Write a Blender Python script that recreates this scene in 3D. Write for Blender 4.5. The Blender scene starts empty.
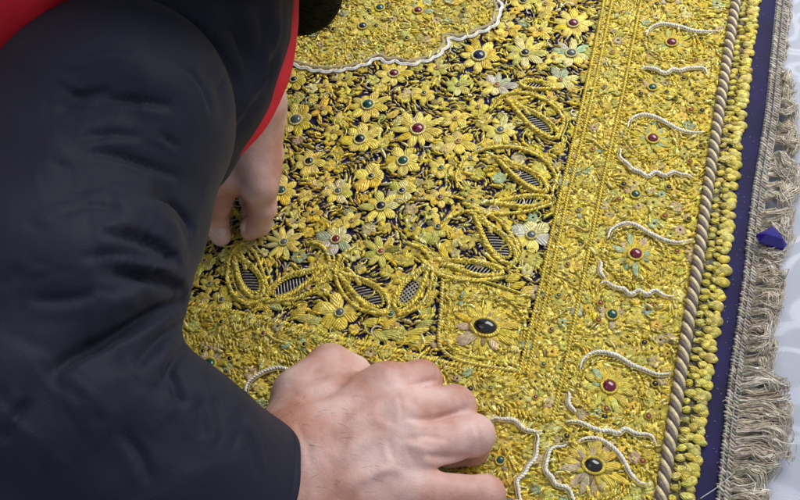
import bpy, math, random
import numpy as np
from mathutils import Vector, Matrix
from mathutils.bvhtree import BVHTree
random.seed(7); rng = np.random.default_rng(11)
scene = bpy.context.scene
col = scene.collection
PI = math.pi

# ------------------------------------------------------------------ camera
F, D = 900.0, 0.55
X_c = np.array([4318, -871, 900.0]); X_c /= np.linalg.norm(X_c)
Y_c = np.array([480, 1450, -900.0]); Y_c -= X_c*np.dot(X_c, Y_c); Y_c /= np.linalg.norm(Y_c)
Z_c = np.cross(X_c, Y_c)
C2W = np.array([X_c, Y_c, Z_c])            # rows: world axes seen in camera space
CAM = C2W @ np.array([0, 0, D])
def ray(px, py):
    return C2W @ np.array([(px-400)/F, -(py-250)/F, -1.0])
def H(px, py, h=0.0):                      # point at height h above the table, in metres
    r = ray(px, py); t = (h-CAM[2])/r[2]
    return CAM + r*t
def U(px, py, d): return CAM + ray(px, py)*d
def proj(p):                               # world (N,3) -> reference coordinates
    q = (np.asarray(p)-CAM) @ C2W
    return np.stack([400+F*q[:, 0]/-q[:, 2], 250-F*q[:, 1]/-q[:, 2]], 1)
cam = bpy.data.cameras.new('camera'); cam.sensor_width = 36; cam.lens = F/800*36
cam.clip_start = 0.01; cam.clip_end = 50
co = bpy.data.objects.new('camera', cam); col.objects.link(co)
m = Matrix([[*C2W[0], CAM[0]], [*C2W[1], CAM[1]], [*C2W[2], CAM[2]], [0, 0, 0, 1]])
co.matrix_world = m; scene.camera = co
PXM = 0.00061                              # metres per reference unit near the centre

# ------------------------------------------------------------------ materials
def nodes(name):
    mt = bpy.data.materials.new(name); mt.use_nodes = True
    nt = mt.node_tree; b = nt.nodes['Principled BSDF']
    return mt, nt, b
def N(nt, t, **kw):
    n = nt.nodes.new(t)
    for k, v in kw.items():
        if k in n.inputs: n.inputs[k].default_value = v
        else: setattr(n, k, v)
    return n
def bump_chain(nt, b, specs):
    prev = None
    tc = N(nt, 'ShaderNodeTexCoord')
    for kind, scale, strength, dist in specs:
        if kind == 'noise':
            t = N(nt, 'ShaderNodeTexNoise', Scale=scale, Detail=3.0); out = t.outputs['Fac']
        elif kind == 'vor':
            t = N(nt, 'ShaderNodeTexVoronoi', Scale=scale); out = t.outputs['Distance']
        else:
            t = N(nt, 'ShaderNodeTexWave', Scale=scale, Distortion=2.0); t.bands_direction = kind; out = t.outputs['Fac']
        nt.links.new(tc.outputs['Object'], t.inputs['Vector'])
        bp = N(nt, 'ShaderNodeBump', Strength=strength, Distance=dist)
        nt.links.new(out, bp.inputs['Height'])
        if prev: nt.links.new(prev.outputs['Normal'], bp.inputs['Normal'])
        prev = bp
    nt.links.new(prev.outputs['Normal'], b.inputs['Normal'])
    return tc
def thread_mat(name, metallic, rough, bump, var=0.35, stitch=None):
    mt, nt, b = nodes(name)
    at = N(nt, 'ShaderNodeAttribute'); at.attribute_name = 'tint'
    tc = bump_chain(nt, b, bump)
    n = N(nt, 'ShaderNodeTexNoise', Scale=420.0, Detail=2.0)
    nt.links.new(tc.outputs['Object'], n.inputs['Vector'])
    mr = N(nt, 'ShaderNodeMapRange'); mr.inputs['To Min'].default_value = 1-var; mr.inputs['To Max'].default_value = 1+var
    mr.inputs['From Min'].default_value = .3; mr.inputs['From Max'].default_value = .7
    nt.links.new(n.outputs['Fac'], mr.inputs['Value'])
    mx = N(nt, 'ShaderNodeVectorMath', operation='SCALE')
    nt.links.new(at.outputs['Color'], mx.inputs[0]); nt.links.new(mr.outputs['Result'], mx.inputs['Scale'])
    nt.links.new(mx.outputs['Vector'], b.inputs['Base Color'])
    b.inputs['Metallic'].default_value = metallic; b.inputs['Roughness'].default_value = rough
    if stitch:                              # laid threads: rows running obliquely to the piece's own axis
        pa = N(nt, 'ShaderNodeAttribute'); pa.attribute_name = 'piece'
        sx = N(nt, 'ShaderNodeSeparateXYZ'); nt.links.new(pa.outputs['Vector'], sx.inputs[0])
        ab = N(nt, 'ShaderNodeMath', operation='ABSOLUTE'); nt.links.new(sx.outputs['Y'], ab.inputs[0])
        m1 = N(nt, 'ShaderNodeMath', operation='MULTIPLY'); m1.inputs[1].default_value = stitch[0]; nt.links.new(sx.outputs['X'], m1.inputs[0])
        m2 = N(nt, 'ShaderNodeMath', operation='MULTIPLY_ADD'); m2.inputs[1].default_value = stitch[1]; nt.links.new(ab.outputs[0], m2.inputs[0]); nt.links.new(m1.outputs[0], m2.inputs[2])
        si = N(nt, 'ShaderNodeMath', operation='SINE'); nt.links.new(m2.outputs[0], si.inputs[0])
        bp = N(nt, 'ShaderNodeBump', Strength=stitch[2], Distance=.0003); nt.links.new(si.outputs[0], bp.inputs['Height'])
        nt.links.new(b.inputs['Normal'].links[0].from_socket, bp.inputs['Normal']); nt.links.new(bp.outputs['Normal'], b.inputs['Normal'])
    return mt
M = {}
M['thread'] = thread_mat('gold_thread', .48, .42, [('noise', 1500, .5, .0006)], .35, (14, 0, .3))
M['petal'] = thread_mat('satin_thread', .30, .45, [('noise', 1100, .5, .0006)], .3, (26, -16, .5))
M['goldground'] = thread_mat('gold_ground', .45, .45, [('vor', 420, .6, .0012), ('noise', 1300, .4, .0006)], .35)
M['cord'] = thread_mat('cord_thread', .25, .55, [('noise', 1800, .6, .0005)], .2)
M['silk'] = thread_mat('silk_fringe', .1, .5, [('noise', 2500, .3, .0003)], .3)

def simple(name, base, rough, metallic=0, bump=None, noise=None, **kw):
    mt, nt, b = nodes(name)
    b.inputs['Base Color'].default_value = (*base, 1)
    b.inputs['Roughness'].default_value = rough; b.inputs['Metallic'].default_value = metallic
    for k, v in kw.items(): b.inputs[k.replace('_', ' ')].default_value = v
    if bump: tc = bump_chain(nt, b, bump)
    if noise:
        c2, sc = noise
        if not bump: tc = N(nt, 'ShaderNodeTexCoord')
        n = N(nt, 'ShaderNodeTexNoise', Scale=sc, Detail=4.0)
        nt.links.new(tc.outputs['Object'], n.inputs['Vector'])
        cr = N(nt, 'ShaderNodeValToRGB'); cr.color_ramp.elements[0].position = .35; cr.color_ramp.elements[1].position = .68
        cr.color_ramp.elements[0].color = (*base, 1); cr.color_ramp.elements[1].color = (*c2, 1)
        nt.links.new(n.outputs['Fac'], cr.inputs['Fac']); nt.links.new(cr.outputs['Color'], b.inputs['Base Color'])
    return mt
M['velvet'] = simple('navy_velvet', (.010, .007, .050), .85, bump=[('noise', 1400, .5, .0006)], noise=((.015, .010, .085), 45), Sheen_Weight=.08, Sheen_Roughness=.4)
M['jacket'] = simple('navy_nylon', (.0085, .0098, .024), .66, bump=[('noise', 60, .18, .0022), ('noise', 220, .15, .0010), ('noise', 1700, .5, .0003)], noise=((.013, .0145, .030), 14), Specular_IOR_Level=.22, Sheen_Weight=.05)
M['red'] = simple('red_fabric', (.78, .014, .03), .6, bump=[('noise', 90, .35, .002), ('noise', 1500, .3, .0004)], noise=((.62, .010, .022), 40))
M['hair'] = simple('black_hair', (.0025, .0022, .0025), .7, Specular_IOR_Level=.08)
M['gemred'] = simple('gem_ruby', (.16, .008, .03), .12, Coat_Weight=.6)
M['gemgreen'] = simple('gem_green', (.012, .075, .05), .12, Coat_Weight=.6)
M['gemnavy'] = simple('gem_navy', (.012, .014, .06), .12, Coat_Weight=.6)
M['gemblack'] = simple('gem_black', (.012, .010, .010), .15, Coat_Weight=.6)
M['gemgrey'] = simple('gem_grey', (.10, .12, .11), .15, Coat_Weight=.6)
M['gemorange'] = simple('gem_amber', (.30, .07, .03), .15, Coat_Weight=.6)
M['gemblue'] = simple('gem_violet', (.020, .010, .22), .2, Coat_Weight=.4)

# skin
mt, nt, b = nodes('skin')
tc = bump_chain(nt, b, [('noise', 90, .35, .0022), ('vor', 900, .18, .0004), ('noise', 1400, .25, .0003)])
n1 = N(nt, 'ShaderNodeTexNoise', Scale=38.0, Detail=4.0); nt.links.new(tc.outputs['Object'], n1.inputs['Vector'])
cr = N(nt, 'ShaderNodeValToRGB')
cr.color_ramp.elements[0].position = .36; cr.color_ramp.elements[0].color = (.52, .25, .19, 1)
cr.color_ramp.elements[1].position = .66; cr.color_ramp.elements[1].color = (.80, .55, .50, 1)
nt.links.new(n1.outputs['Fac'], cr.inputs['Fac']); nt.links.new(cr.outputs['Color'], b.inputs['Base Color'])
b.inputs['Roughness'].default_value = .55; b.inputs['Subsurface Weight'].default_value = .2
b.inputs['Subsurface Radius'].default_value = (.006, .0025, .0015); b.inputs['Subsurface Scale'].default_value = .6
M['skin'] = mt
M['nail'] = simple('nail', (.80, .56, .50), .3)

# tablecloth: white damask with woven satin scrolls
mt, nt, b = nodes('damask_cloth')
tc = N(nt, 'ShaderNodeTexCoord')
wn = N(nt, 'ShaderNodeTexNoise', Scale=13.0, Detail=1.0); nt.links.new(tc.outputs['Object'], wn.inputs['Vector'])
sc = N(nt, 'ShaderNodeVectorMath', operation='SCALE'); sc.inputs['Scale'].default_value = .10
nt.links.new(wn.outputs['Color'], sc.inputs[0])
ad = N(nt, 'ShaderNodeVectorMath', operation='ADD'); nt.links.new(tc.outputs['Object'], ad.inputs[0]); nt.links.new(sc.outputs['Vector'], ad.inputs[1])
vo = N(nt, 'ShaderNodeTexVoronoi', Scale=22.0); nt.links.new(ad.outputs['Vector'], vo.inputs['Vector'])
mm = N(nt, 'ShaderNodeMath', operation='MULTIPLY'); mm.inputs[1].default_value = 20.0; nt.links.new(vo.outputs['Distance'], mm.inputs[0])
sn = N(nt, 'ShaderNodeMath', operation='SINE'); nt.links.new(mm.outputs[0], sn.inputs[0])
cr = N(nt, 'ShaderNodeValToRGB'); cr.color_ramp.elements[0].position = .55; cr.color_ramp.elements[1].position = .75
cr.color_ramp.elements[0].color = (.41, .44, .53, 1); cr.color_ramp.elements[1].color = (.475, .51, .61, 1)
nt.links.new(sn.outputs[0], cr.inputs['Fac']); nt.links.new(cr.outputs['Color'], b.inputs['Base Color'])
mr = N(nt, 'ShaderNodeMapRange'); mr.inputs['To Min'].default_value = .6; mr.inputs['To Max'].default_value = .38
nt.links.new(sn.outputs[0], mr.inputs['Value']); nt.links.new(mr.outputs['Result'], b.inputs['Roughness'])
bn = N(nt, 'ShaderNodeTexNoise', Scale=9.0, Detail=3.0); nt.links.new(tc.outputs['Object'], bn.inputs['Vector'])
bp = N(nt, 'ShaderNodeBump', Strength=.5, Distance=.012); nt.links.new(bn.outputs['Fac'], bp.inputs['Height'])
bn2 = N(nt, 'ShaderNodeTexNoise', Scale=1500.0); nt.links.new(tc.outputs['Object'], bn2.inputs['Vector'])
bp2 = N(nt, 'ShaderNodeBump', Strength=.3, Distance=.0004); nt.links.new(bn2.outputs['Fac'], bp2.inputs['Height']); nt.links.new(bp.outputs['Normal'], bp2.inputs['Normal'])
nt.links.new(bp2.outputs['Normal'], b.inputs['Normal'])
M['cloth'] = mt

# ------------------------------------------------------------------ mesh building
def warp(x, y):                            # the textile is not perfectly flat
    return (np.sin(x*17+1.1)*np.cos(y*13+.4)*.0014 + np.sin(x*41+y*29)*.0006 + np.sin(y*53-x*11+2)*.0004 + .002)
class Acc:
    def __init__(s): s.v = []; s.f = []; s.t = []; s.l = []; s.n = 0
    def add(s, v, f, tint, loc=None):                # v (N,3), f (M,4) with repeated last index for triangles
        v = np.asarray(v, float)
        s.v.append(v); s.f.append(np.asarray(f)+s.n); s.n += len(v)
        s.l.append(np.zeros((len(v), 3)) if loc is None else loc)
        t = np.asarray(tint, float)
        s.t.append(np.broadcast_to(t, (len(v), 3)) if t.ndim == 1 else t)
    def inst(s, tv, tf, pos, ang, scl, tint, tilt=None):
        pos = np.asarray(pos, float); K = len(pos)
        if K == 0: return
        ang = np.asarray(ang); scl = np.asarray(scl)
        v = tv[None]*scl[:, None, :]
        if tilt is not None:
            ct, st = np.cos(tilt)[:, None], np.sin(tilt)[:, None]
            x = v[..., 0]*ct - v[..., 2]*st; z = v[..., 0]*st + v[..., 2]*ct
            v = np.stack([x, v[..., 1], z], -1)
        c, sn_ = np.cos(ang)[:, None], np.sin(ang)[:, None]
        x = v[..., 0]*c - v[..., 1]*sn_; y = v[..., 0]*sn_ + v[..., 1]*c
        v = np.stack([x, y, v[..., 2]], -1) + pos[:, None, :]
        f = tf[None]+(np.arange(K)*len(tv))[:, None, None]
        s.add(v.reshape(-1, 3), f.reshape(-1, 4), np.repeat(np.asarray(tint), len(tv), 0), np.tile(tv, (K, 1)))
    def build(s, name, mat, parent=None, smooth=True, do_warp=True):
        v = np.concatenate(s.v); f = np.concatenate(s.f); t = np.concatenate(s.t)
        if do_warp:
            v = v.copy(); v[:, 2] += warp(v[:, 0], v[:, 1])
        me = bpy.data.meshes.new(name)
        tri = f[:, 2] == f[:, 3]
        cnt = np.where(tri, 3, 4); starts = np.concatenate([[0], np.cumsum(cnt)[:-1]])
        keep = np.ones(f.shape, bool); keep[tri, 3] = False
        loops = f[keep]
        me.vertices.add(len(v)); me.vertices.foreach_set('co', v.ravel())
        me.loops.add(len(loops)); me.loops.foreach_set('vertex_index', loops.astype(np.int32))
        me.polygons.add(len(f)); me.polygons.foreach_set('loop_start', starts.astype(np.int32))
        me.polygons.foreach_set('use_smooth', np.full(len(f), smooth))
        me.update(calc_edges=True); me.validate()
        a = me.attributes.new('tint', 'FLOAT_COLOR', 'POINT')
        a.data.foreach_set('color', np.concatenate([t, np.ones((len(t), 1))], 1).astype(np.float32).ravel())
        a = me.attributes.new('piece', 'FLOAT_VECTOR', 'POINT'); a.data.foreach_set('vector', np.concatenate(s.l).astype(np.float32).ravel())
        me.materials.append(mat)
        o = bpy.data.objects.new(name, me); col.objects.link(o)
        if parent:
            o.parent = parent
            if parent.type == 'EMPTY': o.matrix_parent_inverse = Matrix.Translation(-Vector(parent.location))
        return o
def grid_faces(nu, nv, wrapv=False):
    a = []
    for i in range(nu-1):
        for j in range(nv if wrapv else nv-1):
            j2 = (j+1) % nv
            a.append((i*nv+j, i*nv+j2, (i+1)*nv+j2, (i+1)*nv+j))
    return np.array(a)
def seed_template(nu=7, nv=6):             # unit bullion chip along x, half length 1, radius 1
    v = []
    for i in range(nu):
        u = -1+2*i/(nu-1); r = (max(0, 1-abs(u)**3.2))**.5+.02
        for j in range(nv):
            a = 2*PI*j/nv; v.append((u, r*math.cos(a)+.35*(1-u*u)-.2, r*math.sin(a)))
    return np.array(v), grid_faces(nu, nv, True)
SV, SF = seed_template()
def petal_template(nu=9, nv=7, sharp=0.0): # unit petal from x=0 to 1, half width 1, height 1
    v = []
    for i in range(nu):
        u = i/(nu-1)
        w = math.sin(PI*min(1, (u*.93+.05))**(.95 if sharp else 1.25))**(.8 if sharp else .55) if 0 < u < 1 else .05
        for j in range(nv):
            s = -1+2*j/(nv-1)
            groove = .16*math.exp(-(s/.22)**2)
            h = max(0, 1-s*s)**.5*w**.6*(.75+.35*u) - groove*w
            v.append((u, s*w, h))
    return np.array(v), grid_faces(nu, nv)[:, ::-1]
PV, PF = petal_template()
LV, LF = petal_template(sharp=1.0)
def dome_template(nu=6, nv=16):
    v = []
    for i in range(nu):
        a = (PI/2)*i/(nu-1)
        for j in range(nv):
            b_ = 2*PI*j/nv; v.append((math.cos(a)*math.cos(b_), math.cos(a)*math.sin(b_), math.sin(a)))
    return np.array(v), grid_faces(nu, nv, True)
DV, DF = dome_template()
def torus_template(R=1, r=.2, nu=18, nv=6):
    v = []
    for i in range(nu):
        a = 2*PI*i/nu
        for j in range(nv):
            b_ = 2*PI*j/nv; v.append(((R+r*math.cos(b_))*math.cos(a), (R+r*math.cos(b_))*math.sin(a), r*math.sin(b_)))
    f = []
    for i in range(nu):
        for j in range(nv):
            f.append((i*nv+j, ((i+1) % nu)*nv+j, ((i+1) % nu)*nv+(j+1) % nv, i*nv+(j+1) % nv))
    return np.array(v), np.array(f)
TV, TF = torus_template()
def catmull(pts, step):
    pts = np.asarray(pts, float)
    if len(pts) < 3:
        n = max(2, int(np.linalg.norm(pts[1]-pts[0])/step)); t = np.linspace(0, 1, n)[:, None]
        return pts[0]*(1-t)+pts[1]*t
    P = np.concatenate([[2*pts[0]-pts[1]], pts, [2*pts[-1]-pts[-2]]]); out = []
    for i in range(1, len(P)-2):
        t = np.linspace(0, 1, 12, endpoint=False)[:, None]
        out.append(.5*((2*P[i])+(-P[i-1]+P[i+1])*t+(2*P[i-1]-5*P[i]+4*P[i+1]-P[i+2])*t*t+(-P[i-1]+3*P[i]-3*P[i+1]+P[i+2])*t**3))
    out = np.concatenate(out+[pts[-1:]])
    d = np.concatenate([[0], np.cumsum(np.linalg.norm(np.diff(out, axis=0), axis=1))])
    n = max(3, int(d[-1]/step)); s = np.linspace(0, d[-1], n)
    return np.stack([np.interp(s, d, out[:, k]) for k in range(out.shape[1])], 1)
def tube(path, rad, sides=6):
    path = np.asarray(path, float); n = len(path)
    rad = np.broadcast_to(np.asarray(rad, float), (n,))
    t = np.gradient(path, axis=0); t /= np.linalg.norm(t, axis=1, keepdims=True)+1e-12
    up = np.array([0.01, 0.013, 1.0]); s = np.cross(t, up); s /= np.linalg.norm(s, axis=1, keepdims=True)+1e-9
    u = np.cross(s, t)
    a = np.arange(sides)*2*PI/sides
    v = path[:, None]+rad[:, None, None]*(np.cos(a)[None, :, None]*s[:, None]+np.sin(a)[None, :, None]*u[:, None])
    return v.reshape(-1, 3), grid_faces(n, sides, True)[:, ::-1]
def rope(acc, path, R, pitch, plies, tints, rr=None, hand=1, flat=1.0, step=None):
    path = catmull(path, step or pitch/9)
    d = np.concatenate([[0], np.cumsum(np.linalg.norm(np.diff(path, axis=0), axis=1))])
    t = np.gradient(path, axis=0); t /= np.linalg.norm(t, axis=1, keepdims=True)
    s = np.cross(t, [0, 0, 1.0]); s /= np.linalg.norm(s, axis=1, keepdims=True)
    for k in range(plies):
        a = hand*2*PI*(d/pitch)+2*PI*k/plies
        p = path+R*.55*(np.cos(a)[:, None]*s)+np.array([0, 0, 1.0])*(R*.55*flat*np.sin(a))[:, None]
        p[:, 2] += R*.5
        v, f = tube(p, (rr or R*.6), 6)
        acc.add(v, f, tints[k % len(tints)])
def WP(pts, h=.004): return np.array([H(x, y, h) for x, y in pts])

def empty(name, loc, label=None, cat=None, group=None, kind=None):
    o = bpy.data.objects.new(name, None); col.objects.link(o); o.location = loc; o.empty_display_size = .02
    tag(o, label, cat, group, kind); return o
def tag(o, label=None, cat=None, group=None, kind=None):
    if label: o['label'] = label
    if cat: o['category'] = cat
    if group: o['group'] = group
    if kind: o['kind'] = kind

# ------------------------------------------------------------------ table
acc = Acc()
n = 121; xs = np.linspace(-.9, 1.1, n); ys = np.linspace(-.8, 1.2, n)
gx, gy = np.meshgrid(xs, ys, indexing='ij')
gz = -.002+.0015*np.sin(gx*9+gy*4)*np.sin(gy*7-1) ; gz = np.minimum(gz, -.0004)
edge = np.maximum(0, np.maximum(np.abs(gx-.1)-.98, np.abs(gy-.2)-.98)); gz = gz-edge*3
acc.add(np.stack([gx, gy, gz], -1).reshape(-1, 3), grid_faces(n, n)[:, ::-1], (1, 1, 1))
o = acc.build('tablecloth', M['cloth'], do_warp=False)
tag(o, 'pale blue-white damask tablecloth spread under the gold embroidery', 'tablecloth')

# ------------------------------------------------------------------ textile layout curves
def fn(pts, xy=1):                         # x as a function of y (or y of x) with linear extrapolation
    p = np.array(sorted([(b, a) if xy else (a, b) for a, b in pts]), float)
    def g(q):
        q = np.asarray(q, float); r = np.interp(q, p[:, 0], p[:, 1])
        s0 = (p[1, 1]-p[0, 1])/(p[1, 0]-p[0, 0]); s1 = (p[-1, 1]-p[-2, 1])/(p[-1, 0]-p[-2, 0])
        r = np.where(q < p[0, 0], p[0, 1]+(q-p[0, 0])*s0, r); r = np.where(q > p[-1, 0], p[-1, 1]+(q-p[-1, 0])*s1, r)
        return r
    return g
xA = fn([(604, 0), (592, 60), (580, 115), (569, 160), (558, 205), (540, 290), (521, 368)])
xB = fn([(641, 0), (622, 97), (603, 180), (583, 280), (563, 375), (551, 425)])
xC = fn([(735, 0), (720, 100), (707, 190), (696, 270), (676, 400), (660, 500)])
xS = fn([(756, 0), (747, 100), (737, 180), (727, 280), (707, 400), (693, 500)])
xV = fn([(775, 0), (763, 120), (752, 190), (741, 290), (727, 390), (716, 500)])
yU = fn([(190, 304), (270, 321), (330, 338), (400, 353), (450, 366), (520, 379)], 0)
yL = fn([(184, 336), (240, 346), (276, 357), (474, 406), (552, 420)], 0)
yB = lambda x: yL(x)+95                     # lower edge of the bottom border
MED = [(250, 50), (270, 56), (290, 63), (306, 68), (320, 71), (336, 71), (354, 68), (366, 64), (378, 58), (386, 62), (396, 61), (408, 64), (420, 61), (432, 57), (441, 50), (447, 42), (446, 36), (458, 37), (470, 34), (480, 30), (489, 27), (496, 21), (497, 14), (500, 8), (497, 0), (500, -14), (508, -30), (512, -60)]
def inpoly(x, y, poly):
    p = np.array(poly, float); c = np.zeros(len(x), bool); j = len(p)-1
    for i in range(len(p)):
        cond = ((p[i, 1] > y) != (p[j, 1] > y)) & (x < (p[j, 0]-p[i, 0])*(y-p[i, 1])/(p[j, 1]-p[i, 1]+1e-12)+p[i, 0])
        c ^= cond; j = i
    return c
MEDP = MED+[(512, -130), (180, -130), (200, 30)]
SQ = [(443, 286), (460, 283), (532, 300), (519, 371), (480, 368), (455, 362), (440, 346)]
def region(p):                              # 0 none 1 border 2 band 3 medallion 4 square 5 field
    x, y = p[:, 0], p[:, 1]
    r = np.full(len(x), 5)
    r[inpoly(x, y, MEDP)] = 3
    r[inpoly(x, y, SQ)] = 4
    band = (x > xA(y)) | (y > yU(x)); r[band] = 2
    r[(x > xB(y)) | (y > yL(x))] = 1
    r[(x > xC(y)-4)] = 0
    r[(y > yB(x)-2)] = 0
    return r

GOLD = np.array([.745, .575, .082]); GOLD2 = np.array([.70, .55, .095]); LIME = np.array([.62, .58, .13]); AMB = np.array([.80, .56, .07])
PALE = np.array([.78, .70, .28]); SILV = np.array([.58, .54, .44]); PINK = np.array([.60, .46, .27]); TEAL = np.array([.44, .52, .30]); BRONZE = np.array([.33, .25, .08])
def pick(K, cols, w, jit=.12):
    c = np.array(cols)[rng.choice(len(cols), K, p=np.array(w)/sum(w))]
    return np.clip(c*(1+rng.normal(0, jit, (K, 1)))+rng.normal(0, .02, (K, 3)), .01, .97)

TX = empty('embroidered_textile', (0, 0, 0), 'navy velvet cloth covered in gold jewelled embroidery, edged with grey fringe, under the hands', 'embroidered cloth')

# velvet ground with real thickness
acc = Acc()
rows = np.linspace(-150, 600, 80)
L_, R_ = [], []
vv = []
for y in rows:
    xr = float(xV(y)); xs_ = np.linspace(-190, xr, 60)
    for x in xs_: vv.append(H(x, y, 0))
vv = np.array(vv); vv[:, 2] = .0
acc.add(vv, grid_faces(80, 60)[:, ::-1], (1, 1, 1))
velvet = acc.build('velvet_ground', M['velvet'], TX)
md = velvet.modifiers.new('thickness', 'SOLIDIFY'); md.thickness = .0016; md.offset = -1
TZ = .0004                                  # everything stitched sits just above (warp is added)

def strip(acc, f0, f1, r0, r1, nr, nc, z, horiz=False, tint=GOLD2, amp=.0007):
    v = []
    for a in np.linspace(r0, r1, nr):
        for b_ in np.linspace(0, 1, nc):
            q0, q1 = float(f0(a)), float(f1(a)); c = q0+(q1-q0)*b_
            p = H(a, c, 0) if horiz else H(c, a, 0)
            v.append((p[0], p[1], 0))
    v = np.array(v)
    ns = np.sin(v[:, 0]*900)*np.cos(v[:, 1]*1050)+np.sin(v[:, 0]*430+v[:, 1]*610)
    v[:, 2] = z+amp*.5*ns+amp*rng.random(len(v))
    t = np.array(tint)*(1+.2*rng.normal(0, 1, (len(v), 1)))
    f = grid_faces(nr, nc)
    if not horiz: f = f[:, ::-1]
    acc.add(v, f, np.clip(t, .02, .95))
a = Acc(); strip(a, xB, lambda y: xC(y)+2, -140, 560, 420, 62, .0012, tint=(.62, .49, .09)); strip(a, yL, yB, -150, 560, 330, 52, .0011, True, tint=(.62, .49, .09))
strip(a, lambda y: xC(y)+2, lambda y: xS(y)-3, -120, 560, 400, 14, .0004, tint=(.10, .08, .05)); a.build('outer_border', M['goldground'], TX)
a = Acc(); strip(a, xA, xB, -140, 419, 330, 26, .0020, tint=(.66, .53, .11)); a.build('side_band', M['goldground'], TX)
a = Acc(); strip(a, yU, yL, -150, 521, 380, 22, .0018, True, tint=(.66, .53, .11)); a.build('bottom_band', M['goldground'], TX)
def fill_poly(name, poly, z, tint, step=2.0):
    p = np.array(poly, float); x0, y0 = p.min(0); x1, y1 = p.max(0)
    gx = np.arange(x0, x1+step, step); gy = np.arange(y0, y1+step, step)
    X, Y = np.meshgrid(gx, gy, indexing='ij'); ins = inpoly(X.ravel(), Y.ravel(), poly)
    f = grid_faces(len(gx), len(gy)); f = f[ins[f].sum(1) >= 3]
    v = WP(np.stack([X.ravel(), Y.ravel()], 1), 0); v[:, 2] = z+rng.random(len(v))*.0006
    used, inv = np.unique(f, return_inverse=True)
    a = Acc(); a.add(v[used], inv.reshape(f.shape), np.clip(np.array(tint)*(1+.2*rng.normal(0, 1, (len(used), 1))), .02, .95))
    return a.build(name, M['goldground'], TX)
fill_poly('central_medallion', MEDP, .0018, (.64, .51, .10))
fill_poly('corner_square', SQ, .0018, (.64, .51, .10))

# ------------------------------------------------------------------ flowers
FL = [  # x, y, petal reach, petals, gem, gem radius, palette
 (294,81,13,6,'black',3.2,0),(345,81,11,7,'black',2,1),(394,75,17,8,'red',4.6,0),(523,2,13,7,'black',3.4,0),(573,24,19,9,'red',5,0),
 (479,55,21,9,'navy',6.2,2),(525,53,19,9,'black',4,3),(571,54,17,8,'grey',4.8,4),(560,81,15,7,'orange',2.2,4),(497,85,17,8,'orange',2.4,4),
 (458,85,15,7,'grey',2,3),(540,30,11,6,'orange',2,2),(507,29,12,6,'orange',1.8,2),(296,121,19,8,'grey',5.4,0),(368,107,19,9,'green',5.4,0),
 (418,131,22,11,'red',6.2,0),(360,141,18,7,'black',5,0),(403,163,17,7,'green',5,0),(309,162,15,7,'black',4,2),(371,178,17,5,'black',2.8,2),
 (281,191,18,7,'green',4.6,0),(338,192,15,7,'grey',3.4,3),(402,193,13,6,'navy',3,3),(322,110,10,5,'orange',2,2),(455,120,13,6,'orange',2,2),
 (500,131,17,8,'grey',3.6,4),(458,143,15,6,'orange',2.2,2),(381,208,18,8,'black',4.6,3),(336,241,17,7,'red',4,4),(284,244,18,11,'grey',3.4,3),
 (381,254,16,8,'orange',3,1),(438,230,14,7,'navy',2.4,1),(440,200,13,7,'red',2.6,2),(531,237,19,6,'grey',4.4,4),(472,203,10,6,'black',2,1),
 (222,301,13,6,'grey',2.6,0),(264,295,8,6,'orange',1.8,1),(340,314,19,6,'grey',4,0),(391,316,9,7,'green',3,3),(313,214,10,6,'black',2,0),
 (437,68,12,6,'orange',2,1),(424,95,12,6,'black',2.2,0),(333,133,10,5,'orange',1.6,0),(441,170,12,6,'green',2.2,0),(478,108,11,6,'orange',2,0),
 (318,262,9,6,'orange',1.6,1),(352,222,10,6,'orange',1.8,0),(412,232,9,6,'navy',2,1),(553,58,8,5,'orange',1.5,0),(325,88,9,5,'orange',1.6,0),
 (545,5,11,6,'orange',2,0),(595,40,9,6,'black',1.8,0),(548,100,9,5,'orange',1.6,2),(470,160,10,6,'grey',2,0),(430,215,9,5,'black',1.8,3),
 (545,160,8,6,'orange',1.5,1),(504,225,9,5,'orange',1.8,0),(455,285,8,5,'orange',1.5,1),(298,222,9,5,'black',2,3),(205,262,12,6,'orange',2,1),
 (210,285,10,6,'grey',2,0),(326,180,9,5,'orange',1.6,0),(440,105,9,5,'orange',1.5,1),(515,-20,12,7,'red',3,0),(555,-25,16,8,'green',4,0),(600,-20,12,7,'red',3,0)]
YEL = [.86, .69, .14]; PAL = {0: ([GOLD, YEL, AMB], [3, 6, .6]), 1: ([GOLD, LIME, BRONZE], [4, 3, 1]), 2: ([AMB, YEL, [.72, .56, .16]], [4, 4, 1]),
       3: ([LIME, YEL, PALE], [3, 4, 2]), 4: ([PALE, TEAL, YEL, SILV], [3, 2, 3, 2]), 5: ([PINK, GOLD, BRONZE], [2, 4, .5]), 6: ([LIME, TEAL, GOLD], [2, 1, 5])}
blocks = []                                # (x, y, r) occupied spots in world coordinates
def gem(parent, c, rx, ry, ang, kind, z, h=.55):
    a = Acc(); a.inst(DV, DF, [[c[0], c[1], z]], [ang], [[rx, ry, (rx+ry)/2*h]], [[1, 1, 1]])
    o = a.build('gem', M['gem'+kind], parent); return o
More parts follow.
